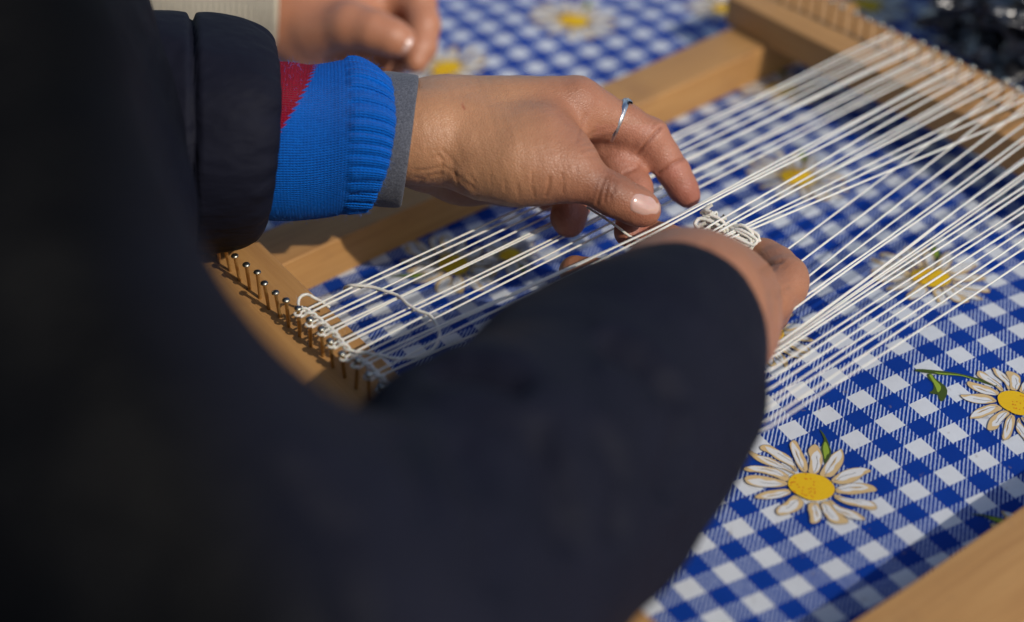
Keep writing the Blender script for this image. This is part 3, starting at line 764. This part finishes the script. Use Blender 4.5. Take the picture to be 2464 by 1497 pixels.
# ring on the index finger
def finger_ring():
    c = at(1488, 292, 808.8); a = at(1562, 331, 814) - at(1440, 276, 805); a = a / np.linalg.norm(a) + FWD * -0.30; a /= np.linalg.norm(a)
    e1 = UP - a * (UP @ a); e1 /= np.linalg.norm(e1); e2 = np.cross(a, e1)
    n = 72; prof = [(-1.45, 0.0), (-1.3, 0.6), (0, 0.8), (1.3, 0.6), (1.45, 0.0), (1.3, -0.35), (-1.3, -0.35)]; vs = []; fs = []
    for k in range(n):
        th = 2 * math.pi * k / n; rad = e1 * math.cos(th) + e2 * math.sin(th); R = 10.15 + 0.12 * math.sin(9 * th)
        for s, o in prof: vs.append(c + rad * (R + o) + a * (s * (1 + 0.25 * math.exp(-(math.sin(th / 2) / 0.25) ** 2))))
    m_ = len(prof)
    for k in range(n):
        for j in range(m_): fs.append((k * m_ + j, k * m_ + (j + 1) % m_, ((k + 1) % n) * m_ + (j + 1) % m_, ((k + 1) % n) * m_ + j))
    b0 = len(vs)
    for k in range(16):
        th = -0.55 + 1.1 * k / 15; rad = e1 * math.cos(th) + e2 * math.sin(th)
        for s, o in prof: vs.append(c + rad * (11.05 + o) + a * (s * 0.8 - 1.6 + 3.4 * k / 15))
    for k in range(15):
        for j in range(m_): fs.append((b0 + k * m_ + j, b0 + k * m_ + (j + 1) % m_, b0 + (k + 1) * m_ + (j + 1) % m_, b0 + (k + 1) * m_ + j))
    o = link('ring', mesh_mm('ring', vs, fs), M_SILVER, weaver); o['label'] = 'thin silver ring on the index finger'
finger_ring()

# --- tubes for sleeves and cuffs
def tube(stations, nseg=72, sub=6, disp=None, closed_ends=True):
    "stations: (top u,v), (bottom u,v), distance, depth ratio, skew"
    S = []
    for t, b, d, ra, sk in stations:
        ct = at(t[0], t[1], d); cb = at(b[0], b[1], d); c = (ct + cb) / 2; e1 = (ct - cb) / 2; h = np.linalg.norm(e1)
        e2 = -FWD * h * ra + RIGHT * h * sk
        S.append(np.concatenate([c, e1, e2]))
    S = np.array(S); K = catmull3(S, sub)
    th = np.linspace(0, 2 * math.pi, nseg, endpoint=False)
    c, e1, e2 = K[:, :3], K[:, 3:6], K[:, 6:9]
    P = c[:, None] + e1[:, None] * np.cos(th)[None, :, None] + e2[:, None] * np.sin(th)[None, :, None]
    along = np.r_[0, np.cumsum(np.linalg.norm(np.diff(c, axis=0), axis=1))]
    if disp is not None:
        nd = P - c[:, None]; nd /= np.linalg.norm(nd, axis=2)[..., None]
        P = P + nd * disp(th[None, :] + 0 * along[:, None], along[:, None] + 0 * th[None, :], P)[..., None]
    n = len(K); idx = np.arange(n * nseg).reshape(n, nseg); nx = np.roll(idx, -1, 1)
    q = np.stack([idx[:-1], idx[1:], nx[1:], nx[:-1]], -1).reshape(-1, 4)
    return P.reshape(-1, 3), q, np.repeat(along, nseg), np.tile(th / (2 * math.pi), n)
def catmull3(S, per):
    n = len(S); out = []
    for i in range(n - 1):
        p0, p1, p2, p3 = S[max(i - 1, 0)], S[i], S[i + 1], S[min(i + 2, n - 1)]
        for t in np.linspace(0, 1, per, endpoint=False):
            out.append(0.5 * (2 * p1 + (p2 - p0) * t + (2 * p0 - 5 * p1 + 4 * p2 - p3) * t * t + (3 * p1 - p0 - 3 * p2 + p3) * t ** 3))
    out.append(S[-1]); return np.array(out)
def tube_obj(name, st, mat, parent, uv=True, **kw):
    P, q, al, an = tube(st, **kw)
    N = normals(P, q)
    cc = P.mean(0)
    me = quads_mesh(name, P, q)
    if uv:
        l = me.uv_layers.new(name='UVMap'); vi = np.zeros(len(me.loops), np.int32); me.loops.foreach_get('vertex_index', vi)
        u_ = an[vi].reshape(-1, 4); u_ = np.where((u_.max(1) - u_.min(1) > 0.5)[:, None] & (u_ < 0.5), u_ + 1, u_)
        l.data.foreach_set('uv', np.stack([u_.ravel(), al[vi]], 1).astype(np.float32).ravel())
    add_color(me, 'tone', np.ones((len(P), 3)))
    o = link(name, me, mat, parent)
    bm = bmesh.new(); bm.from_mesh(me); bmesh.ops.recalc_face_normals(bm, faces=bm.faces[:]); bm.to_mesh(me); bm.free()
    return o

# shirt cuff (grey jersey)
def mat_grey():
    t = NT('grey_melange_jersey'); pos = t.coord('Object'); f = t.noise(pos, 1300, 3, 0.8); g = t.noise(pos, 500, 3)
    return t.out(t.ramp(f, [(0.3, (0.030, 0.032, 0.042)), (0.7, (0.135, 0.140, 0.165))]), 0.9, t.bump(g, 0.0006, 0.6), **{'Specular IOR Level': 0.2, 'Sheen Weight': 0.08})
M_GREY = mat_grey()
def d_cuff(th, s, P):
    return 0.35 * np.sin(3 * th + 1) + 0.3 * np.sin(7 * th + s / 9) - 0.55 * np.exp(-((s - 17.5) / 0.8) ** 2)
tube_obj('shirt_cuff', [((790, 200), (790, 470), 795, 1.12, 0.0), ((880, 182), (850, 492), 795, 1.14, 0.02), ((930, 174), (905, 498), 795, 1.14, 0.05), ((985, 180), (948, 500), 795, 1.14, 0.09), ((1003, 184), (963, 498), 795, 1.14, 0.10), ((1006, 190), (966, 492), 795, 1.12, 0.10), ((1001, 200), (962, 482), 795, 1.08, 0.10), ((960, 205), (930, 476), 795, 1.06, 0.08)],
         M_GREY, weaver, nseg=96, sub=6, disp=d_cuff)['label'] = 'grey jersey shirt cuff at the wrist'
# sweater cuff
t, step, tooth, s_, h, n_, am = mat_knit()
edge = t.math('SUBTRACT', t.math('MULTIPLY_ADD', t.math('POWER', t.math('MAXIMUM', t.math('SUBTRACT', step, 10.0), 0.0), 2.0), -0.0037, 40.0), tooth)
redm = t.math('MULTIPLY', t.math('MULTIPLY', t.math('LESS_THAN', s_, edge), t.math('LESS_THAN', am, 80.0)), t.math('GREATER_THAN', s_, t.math('MULTIPLY_ADD', step, -0.6, 24.0)))
colb = t.mix(n_, (0.000, 0.085, 0.42), (0.001, 0.150, 0.66)); colr = t.mix(n_, (0.20, 0.001, 0.014), (0.34, 0.003, 0.030))
M_KNIT = t.out(t.mix(redm, colb, colr), 0.95, t.bump(h, 0.0005, 0.9), **{'Specular IOR Level': 0.08, 'Sheen Weight': 0.04})
def d_rib(th, s, P):
    u = proj(P)[..., 0]; r = np.clip((u - 822 - 14 * np.sin(th)) / 14, 0, 1) * np.clip((965 - u) / 10, 0.3, 1)
    ribs = np.abs(np.sin(th * 17 + 0.9 * np.sin(th * 3 + 1) + 0.5 * np.sin(th * 7) + s / 45)) ** 0.55 - 0.6 + 0.25 * np.sin(th * 9 + s / 8)
    return r * 2.0 * ribs + 0.35 * np.sin(5 * th + s / 11) + 0.25 * np.sin(2 * th - s / 17) - 0.25 * np.exp(-((u - 822 - 14 * np.sin(th)) / 8) ** 2)
tube_obj('sweater_cuff', [((560, 170), (560, 520), 791, 1.05, 0.0), ((640, 152), (625, 532), 791, 1.05, 0.03), ((700, 150), (690, 534), 791, 1.05, 0.06), ((745, 155), (735, 530), 791, 1.05, 0.09), ((790, 150), (790, 522), 791, 1.06, 0.12), ((848, 141), (832, 514), 791, 1.12, 0.20), ((888, 158), (862, 512), 791, 1.16, 0.32), ((910, 180), (874, 510), 791, 1.16, 0.40), ((914, 192), (872, 502), 791, 1.13, 0.42), ((898, 202), (862, 492), 791, 1.08, 0.38), ((860, 200), (840, 486), 791, 1.04, 0.3)],
         M_KNIT, weaver, nseg=288, sub=9, disp=d_rib)['label'] = 'bright blue knitted sweater cuff with a red zigzag patch'
def wool_fuzz(obj, count, mat):
    me = obj.data; n = len(me.vertices); co = np.zeros(n * 3); me.vertices.foreach_get('co', co); co = co.reshape(-1, 3) * 1000
    nr = np.zeros(n * 3); me.vertices.foreach_get('normal', nr); nr = nr.reshape(-1, 3)
    cc = co.mean(0); rng = np.random.default_rng(33); pick = rng.integers(0, n, count); vs = []; fs = []
    for i in pick:
        d = nr[i] + rng.normal(0, 0.7, 3); d /= np.linalg.norm(d); L = rng.uniform(0.6, 2.2); b = rng.normal(0, 0.6, 3); s1 = np.cross(d, rng.normal(size=3)); s1 /= np.linalg.norm(s1); o = len(vs)
        for k in range(4):
            p = co[i] + d * L * k / 3 + b * (k / 3) ** 2 * L * 0.6; w = 0.03 * (1 - 0.2 * k)
            vs += [p + s1 * w, p - s1 * w]
        for k in range(3): fs.append((o + 2 * k, o + 2 * k + 1, o + 2 * k + 3, o + 2 * k + 2))
    f = link('wool_fuzz', quads_mesh('wool_fuzz', np.array(vs), np.array(fs)), mat, obj); f['kind'] = 'stuff'
t = NT('blue_wool_fibre'); wool_fuzz(bpy.data.objects['sweater_cuff'], 5000, t.out(t.mix(t.noise(t.coord(), 90), (0.004, 0.11, 0.46), (0.02, 0.18, 0.60)), 0.9))
# jacket sleeve on the far arm
def d_sleeve(th, s, P):
    u = proj(P)[..., 0]
    seam = np.exp(-((u - 460 - 6 * np.sin(th)) / 7) ** 2)
    g = np.clip((u - 600) / 70, 0, 1)
    return -5.0 * seam + 1.3 * np.sin(3 * th + s / 19) + 0.8 * np.sin(2 * th + s / 12 + 1.5 * np.sin(th * 4)) + 0.7 * np.sin(5 * th - s / 31 + 1) + g * (1.0 * np.sin(17 * th + 2 * np.sin(3 * th)) + 0.6 * np.sin(29 * th)) + 0.5 * np.exp(-((u - 480) / 30) ** 2) * np.sin(13 * th + 2)
tube_obj('jacket_sleeve', [((-300, -30), (-260, 660), 800, 1.1, 0), ((0, -10), (20, 650), 798, 1.1, 0), ((200, 12), (220, 645), 796, 1.08, 0), ((330, 28), (350, 632), 795, 1.06, 0.0), ((420, 36), (430, 622), 794, 1.05, 0.0), ((462, 42), (468, 616), 793, 1.05, 0.01), ((520, 44), (520, 612), 792, 1.05, 0.02), ((590, 56), (575, 602), 791, 1.05, 0.10), ((636, 76), (615, 582), 790, 1.05, 0.17), ((658, 100), (634, 555), 790, 1.06, 0.23), ((662, 128), (640, 536), 790, 1.05, 0.26), ((654, 146), (634, 526), 790, 1.02, 0.26), ((620, 156), (610, 515), 790, 0.99, 0.2)],
         M_NYLON, weaver, nseg=160, sub=8, disp=d_sleeve)['label'] = 'dark puffer sleeve end of the far arm with one stitched seam'

# --- jacket body and near arm
def build_jacket():
    prim = [pc(-130, -160, 500, 48), pc(-112, 300, 490, 50), pc(-20, 700, 482, 54), pc(170, 1130, 480, 60), pc(590, 1510, 490, 65)]
    fore = [pc(560, 1580, 490, 57), pc(945, 1520, 522, 52), pc(1188, 1242, 572, 55), pc(1340, 1126, 608, 52.6), pc(1458, 1004, 640, 51.4), pc(1556, 894, 655, 44.5), pc(1614, 816, 668, 36.5)]
    body = [pc(-420, -100, 720, 130), pc(-420, 500, 690, 140), pc(-300, 1150, 600, 120), pc(0, 1700, 540, 110)]
    allp = prim + fore + body
    lo = np.min([p - r for p, r in allp], 0) - 12; hi = np.max([p + r for p, r in allp], 0) + 12
    F = Field(lo, hi, 4.0); D = F.blank()
    f_chain(F, D, prim, 20); A = D
    B = F.blank(); f_chain(F, B, fore, 16); E_ = F.blank(); f_chain(F, E_, body, 30)
    T = smin(smin(A, B, 34), E_, 25)
    P, Q = surface_nets(F, T); P = lap_smooth(P, Q, 8); N = normals(P, Q)
    P = P + N * (1.3 * value_noise(P, 36, 5) + 0.3 * value_noise(P, 14, 6) - 0.8)[:, None]
    # folds at the inside of the elbow and stitched channels
    P, _ = creases(P, N, [([(1060, 890), (1150, 888), (1250, 920)], 8.0, 26), ([(1460, 830), (1540, 870), (1600, 930)], 6.0, 22), ([(1290, 1060), (1330, 1180), (1360, 1300)], 5.0, 30), ([(1100, 1080), (1180, 1220), (1200, 1400)], 4.0, 36), ([(700, 1150), (820, 1300), (860, 1500)], 4.0, 40), ([(1620, 950), (1640, 1060), (1600, 1180)], 6, 22), ([(1450, 1050), (1500, 1150), (1480, 1290)], 4, 24), ([(930, 1010), (1000, 1100), (1030, 1220)], 3, 30)])
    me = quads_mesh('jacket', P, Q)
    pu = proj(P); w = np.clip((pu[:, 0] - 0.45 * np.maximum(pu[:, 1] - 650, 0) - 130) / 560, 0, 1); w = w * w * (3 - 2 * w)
    add_color(me, 'tone', (0.05 + 0.95 * w)[:, None] * np.ones((1, 3)))  # jacket colour darkens smoothly towards the left and bottom of the view
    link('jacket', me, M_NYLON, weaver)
build_jacket()

# --- right hand holding the hank
def build_right_hand():
    back = [
      ([pc(1500, 960, 640, 24), pc(1600, 830, 668, 27), pc(1640, 778, 684, 31.5), pc(1664, 745, 702, 32)], 14),
      ([pc(1655, 760, 690, 31), pc(1724, 728, 712, 23), pc(1776, 712, 732, 16.5), pc(1800, 722, 738, 12.5)], 10),
      ([pc(1660, 740, 690, 29), pc(1740, 790, 700, 20), pc(1800, 800, 722, 11)], 10),
      ([pc(1690, 690, 712, 20), pc(1740, 660, 735, 12.5), pc(1780, 650, 752, 9.5)], 8)]
    fingers = [
      [pc(1770, 720, 738, 13.5), pc(1848, 722, 762, 11.0), pc(1888, 690, 770, 9.8), pc(1892, 668, 774, 9.2), pc(1868, 640, 784, 8.8), pc(1838, 620, 792, 8.2), pc(1806, 606, 798, 7.2)],
      [pc(1785, 760, 745, 12), pc(1845, 752, 772, 9.6), pc(1850, 705, 796, 8.8), pc(1800, 660, 806, 7.6)],
      [pc(1600, 740, 715, 22), pc(1560, 705, 745, 14), pc(1500, 694, 765, 10.0), pc(1432, 668, 776, 8.2), pc(1384, 652, 780, 7.4)],
      [pc(1640, 700, 735, 17), pc(1660, 640, 775, 11.5), pc(1690, 600, 800, 9), pc(1740, 600, 808, 7.5)],
      [pc(1640, 690, 745, 15), pc(1640, 630, 785, 10), pc(1608, 585, 797, 8.2), pc(1574, 566, 799, 7.0)]]
    allp = [p for c, _ in back for p in c] + [p for c in fingers for p in c]
    F = Field(np.min([p - r for p, r in allp], 0) - 8, np.max([p + r for p, r in allp], 0) + 8, 1.25); D = F.blank()
    for c, k in back: f_chain(F, D, c, k)
    for c in fingers:
        Dn = F.blank(); f_chain(F, Dn, c, 4); D = smin(D, Dn, 3.0)
    P, Q = surface_nets(F, D); P = lap_smooth(P, Q, 6); N = normals(P, Q)
    P, disp = creases(P, N, [([(1832, 652), (1856, 636), (1882, 630)], .8, 4), ([(1842, 660), (1868, 644)], .45, 3), ([(1880, 646), (1896, 634)], .35, 3), ([(1900, 690), (1880, 700), (1866, 715)], .4, 4), ([(1890, 705), (1872, 716)], .3, 3), ([(1850, 790), (1856, 740), (1850, 700)], .3, 8), ([(1700, 600), (1740, 640), (1770, 700)], .5, 12), ([(1620, 600), (1680, 640), (1720, 700)], .5, 12)])
    P = P + N * (0.12 * value_noise(P, 6.0, 9))[:, None]
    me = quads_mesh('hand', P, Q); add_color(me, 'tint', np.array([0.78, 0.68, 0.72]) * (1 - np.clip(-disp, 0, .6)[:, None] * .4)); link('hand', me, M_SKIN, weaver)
build_right_hand()

# ------------------------------------------------------------------ hank of yarn held under the warp
def hank():
    rng = np.random.default_rng(21); A, Bq = [], []; off = 0
    c0 = at(1700, 534, 793); c1 = at(1813, 590, 787); ax_ = c1 - c0; L = np.linalg.norm(ax_); ax_ /= L
    up = UP - ax_ * (UP @ ax_); up /= np.linalg.norm(up); fw = np.cross(ax_, up)
    for k in range(17):
        f0, f1 = rng.uniform(-5.0, 4.0), rng.uniform(-5.0, 4.0); g0, g1 = rng.normal(0, 1.8), rng.normal(0, 1.8)
        e_u, e_f = rng.normal(0, 1.8), rng.normal(0, 1.6); w = rng.uniform(0.9, 2.6) if k else 4.6; b = L * rng.uniform(0.86, 1.02) if k else L * 1.04
        a0, a1 = rng.uniform(-0.12, 0.15) * L, rng.uniform(-0.12, 0.15) * L
        pl = [(a0, f0, g0), (L * 0.3, f0 * 0.65 + rng.normal(0, .7), g0), (L * 0.62, e_u + w * 0.9 + rng.normal(0, .4), e_f)]
        pl += [(b - w * 0.5, e_u + w * 0.95, e_f), (b + w * 0.4, e_u + w * 0.35, e_f), (b + w * 0.4, e_u - w * 0.35, e_f + 0.4), (b - w * 0.5, e_u - w * 0.95, e_f + 0.6)]
        pl += [(L * 0.62, e_u - w * 0.9 + rng.normal(0, .4), e_f + .6), (L * 0.3, f1 * 0.65 + rng.normal(0, .7), g1), (a1, f1, g1), (a1 - 1.5, f1 + rng.normal(0, 2), g1 + 1.5), (a1 + 1.5, f1 + rng.normal(0, 3), g1 + 2.5)]
        P = catmull([c0 + ax_ * x + up * y + fw * z for x, y, z in pl], 9)
        v, q = cord_arrays(P, r=rng.uniform(0.72, 0.9), step=0.7, phase=k, pitch=5.0, lobe=0.2); A.append(v); Bq.append(q + off); off += len(v)
        fv, fq = fuzz_arrays(P, 30, rng, (0.8, 2.2)); A.append(fv); Bq.append(fq + off); off += len(fv)
    for k in range(0):
        s = L * (0.30 + 0.05 * k); pts = []
        for t_ in np.linspace(0, 2 * math.pi, 20, endpoint=False): pts.append(c0 + ax_ * (s + 1.2 * math.sin(t_)) + up * 5.2 * math.cos(t_) + fw * 5.2 * math.sin(t_))
        P = catmull(pts, 4, closed=True); v, q = cord_arrays(P, r=0.8, step=0.75, phase=k); A.append(v); Bq.append(q + off); off += len(v)
    # small frayed curls at the far end
    for k in range(3):
        c = at(1700 + 16 * k + rng.uniform(-4, 4), 520 + rng.uniform(-6, 6), 795); r0 = rng.uniform(1.6, 2.8); n1 = rng.normal(size=3); n1 /= np.linalg.norm(n1); n2 = np.cross(n1, ax_); n2 /= np.linalg.norm(n2)
        pts = [c + n1 * r0 * math.cos(t_) + n2 * r0 * math.sin(t_) + ax_ * 0.5 * t_ for t_ in np.linspace(0, 5.4, 14)]
        v, q = cord_arrays(catmull(pts, 5), r=0.62, step=0.7, phase=k); A.append(v); Bq.append(q + off); off += len(v)
    # working end running up to the far thumb
    P = catmull([at(1412, 498, 786), at(1450, 522, 783), at(1488, 548, 782), at(1530, 575, 784), at(1600, 580, 790), at(1692, 545, 792)], 8)
    v, q = cord_arrays(P, r=0.6, phase=1); A.append(v); Bq.append(q + off); off += len(v)
    o = link('yarn_hank', quads_mesh('yarn_hank', np.concatenate(A), np.concatenate(Bq)), M_YARN)
    tag(o, 'small folded hank of cream cotton yarn held in the near hand', 'yarn')
hank()

# ------------------------------------------------------------------ second person, across the table
other = empty('person', (-180, 420, 0))
tag(other, 'person in a beige knit sleeve resting a curled hand on the far tablecloth', 'person')
def build_far_hand():
    chains = [
      ([pc(470, -10, 990, 24), pc(660, 34, 990, 24), pc(750, 40, 988, 27), pc(830, 40, 985, 25)], 12),
      ([pc(740, 96, 985, 18), pc(840, 120, 985, 13), pc(930, 140, 985, 9)], 8),
      ([pc(770, 72, 970, 16), pc(846, 62, 955, 12.8), pc(900, 74, 948, 10.8), pc(944, 90, 946, 9.4), pc(968, 100, 947, 8.2)], 6),
      ([pc(860, 20, 988, 17), pc(940, -14, 984, 11.5), pc(1006, 4, 976, 9.8), pc(1020, 60, 970, 8.8), pc(1014, 112, 966, 8.2), pc(1000, 148, 963, 7.0)], 5),
      ([pc(850, 50, 1000, 16), pc(950, 20, 1004, 10.5), pc(990, 70, 996, 9.2), pc(960, 140, 984, 8.2), pc(935, 158, 980, 7.2)], 5),
      ([pc(800, 90, 992, 16), pc(890, 110, 996, 10.5), pc(880, 150, 984, 8.6), pc(836, 160, 978, 7.6)], 5)]
    allp = [p for c, _ in chains for p in c]
    F = Field(np.min([p - r for p, r in allp], 0) - 8, np.max([p + r for p, r in allp], 0) + 8, 1.9); D = F.blank()
    for c, k in chains: f_chain(F, D, c, k)
    P, Q = surface_nets(F, D); P = lap_smooth(P, Q, 6)
    me = quads_mesh('hand', P, Q); add_color(me, 'tint', np.ones((len(P), 3))); h = link('hand', me, M_SKIN2, other)
    # thumb nail
    c = at(966, 97, 938.6); e1 = V(*(at(985, 106, 940) - at(950, 88, 940))); e1 /= np.linalg.norm(e1); e2 = np.cross(FWD, e1); vs = []; fs = []
    for i in range(9):
        for j in range(9):
            a, b = (i - 4) / 4, (j - 4) / 4; r_ = (1 - 0.25 * b ** 4)
            vs.append(c + e1 * 6 * a * (1 - .2 * b * b) + e2 * 5.2 * b * (1 - .25 * a ** 4) + FWD * (1.8 * b * b + 1.2 * max(a, 0) ** 2 - 0.2))
    for i in range(8):
        for j in range(8): fs.append((i * 9 + j, (i + 1) * 9 + j, (i + 1) * 9 + j + 1, i * 9 + j + 1))
    t = NT('pale_fingernail'); nm = t.out(t.mix(t.noise(t.coord(), 300), (0.55, 0.36, 0.30), (0.66, 0.46, 0.40)), 0.2)
    link('thumbnail', mesh_mm('thumbnail', vs, fs), nm, h)
M_SKIN2 = mat_skin('skin_tan', (0.44, 0.195, 0.108), 0.6)
build_far_hand()
def mat_beige():
    t = NT('beige_knit'); uv = t.n('ShaderNodeUVMap', uv_map='UVMap').outputs[0]; sp = t.n('ShaderNodeSeparateXYZ'); t.l(uv, sp.inputs[0])
    w = t.math('SINE', t.math('MULTIPLY', sp.outputs[1], 2 * math.pi / 3.2)); n = t.noise(t.coord(), 200, 3)
    return t.out(t.mix(t.math('MULTIPLY_ADD', w, 0.35, 0.5), (0.36, 0.31, 0.225), (0.52, 0.46, 0.35)), 0.95, t.bump(t.math('ADD', w, n), 0.0012, 0.8), **{'Sheen Weight': 0.3})
tube_obj('knit_sleeve', [((-420, -260), (-380, 190), 1010, 1.0, 0), ((0, -190), (40, 170), 1005, 1.0, 0), ((300, -140), (320, 150), 998, 1.0, 0), ((480, -120), (490, 165), 994, 1.1, 0.1), ((600, -112), (606, 160), 991, 1.12, 0.14), ((655, -110), (652, 158), 990, 1.14, 0.2), ((664, -100), (660, 150), 990, 1.1, 0.22), ((640, -92), (638, 142), 990, 1.05, 0.2)],
         mat_beige(), other, nseg=96, sub=6, disp=lambda th, s, P: 1.4 * np.sin(s / 14 + np.sin(2 * th)) + 0.8 * np.sin(4 * th + s / 20))['label'] = 'beige knitted sleeve'

# ------------------------------------------------------------------ black bag behind the far beam
def bag():
    t = NT('black_plastic_film'); pos = t.coord('Object'); f = t.noise(pos, 75, 3, 0.5); g = t.noise(pos, 18, 3)
    vo = t.n('ShaderNodeTexVoronoi', feature='DISTANCE_TO_EDGE'); t.l(pos, vo.inputs['Vector']); vo.inputs['Scale'].default_value = 34
    mat = t.out(t.mix(g, (0.004, 0.004, 0.005), (0.016, 0.016, 0.018)), t.math('MULTIPLY_ADD', f, 0.25, 0.10), t.bump(f, 0.008, 0.6, t.bump(vo.outputs['Distance'], 0.012, 0.7)), **{'Specular IOR Level': 0.75, 'Coat Weight': 0.5, 'Coat Roughness': 0.08})
    bm = bmesh.new(); bmesh.ops.create_icosphere(bm, subdivisions=7, radius=1)
    P = np.array([v.co[:] for v in bm.verts])
    rng = np.random.default_rng(4); r = np.ones(len(P))
    for k in range(34):     # many sharp pleats of different size, all meeting near the knot at the top
        d = rng.normal(size=3); d /= np.linalg.norm(d); fr = rng.uniform(3, 13); w_ = P @ d + 0.15 * np.sin(P @ rng.normal(size=3) * 4 + k)
        r += (0.20 / fr) * (1 - 2 * np.abs(np.sin(w_ * fr + rng.uniform(0, 6))) ** 0.7)
    th = np.arctan2(P[:, 1], P[:, 0]); r += 0.06 * np.abs(np.sin(7 * th + 2 * np.sin(3 * th))) * np.clip(P[:, 2] + 0.2, 0, 1)
    r = np.clip(1 + (r - r.mean()), 0.55, 1.3); P = P * r[:, None]
    ang = math.radians(-80); S = np.stack([P[:, 0] * 92, P[:, 1] * 96, np.maximum(P[:, 2] * 46 + 34, 0.6)], 1)
    c_, s__ = math.cos(ang), math.sin(ang)
    S = np.stack([S[:, 0] * c_ - S[:, 1] * s__, S[:, 0] * s__ + S[:, 1] * c_, S[:, 2]], 1) + V(336, 226, 0)
    for v, p in zip(bm.verts, S): v.co = (p / 1000).tolist()
    me = bpy.data.meshes.new('plastic_bag'); bm.to_mesh(me); bm.free()
    o = link('plastic_bag', me, mat); tag(o, 'crumpled shiny black plastic bag behind the far end of the loom', 'bag')
bag()
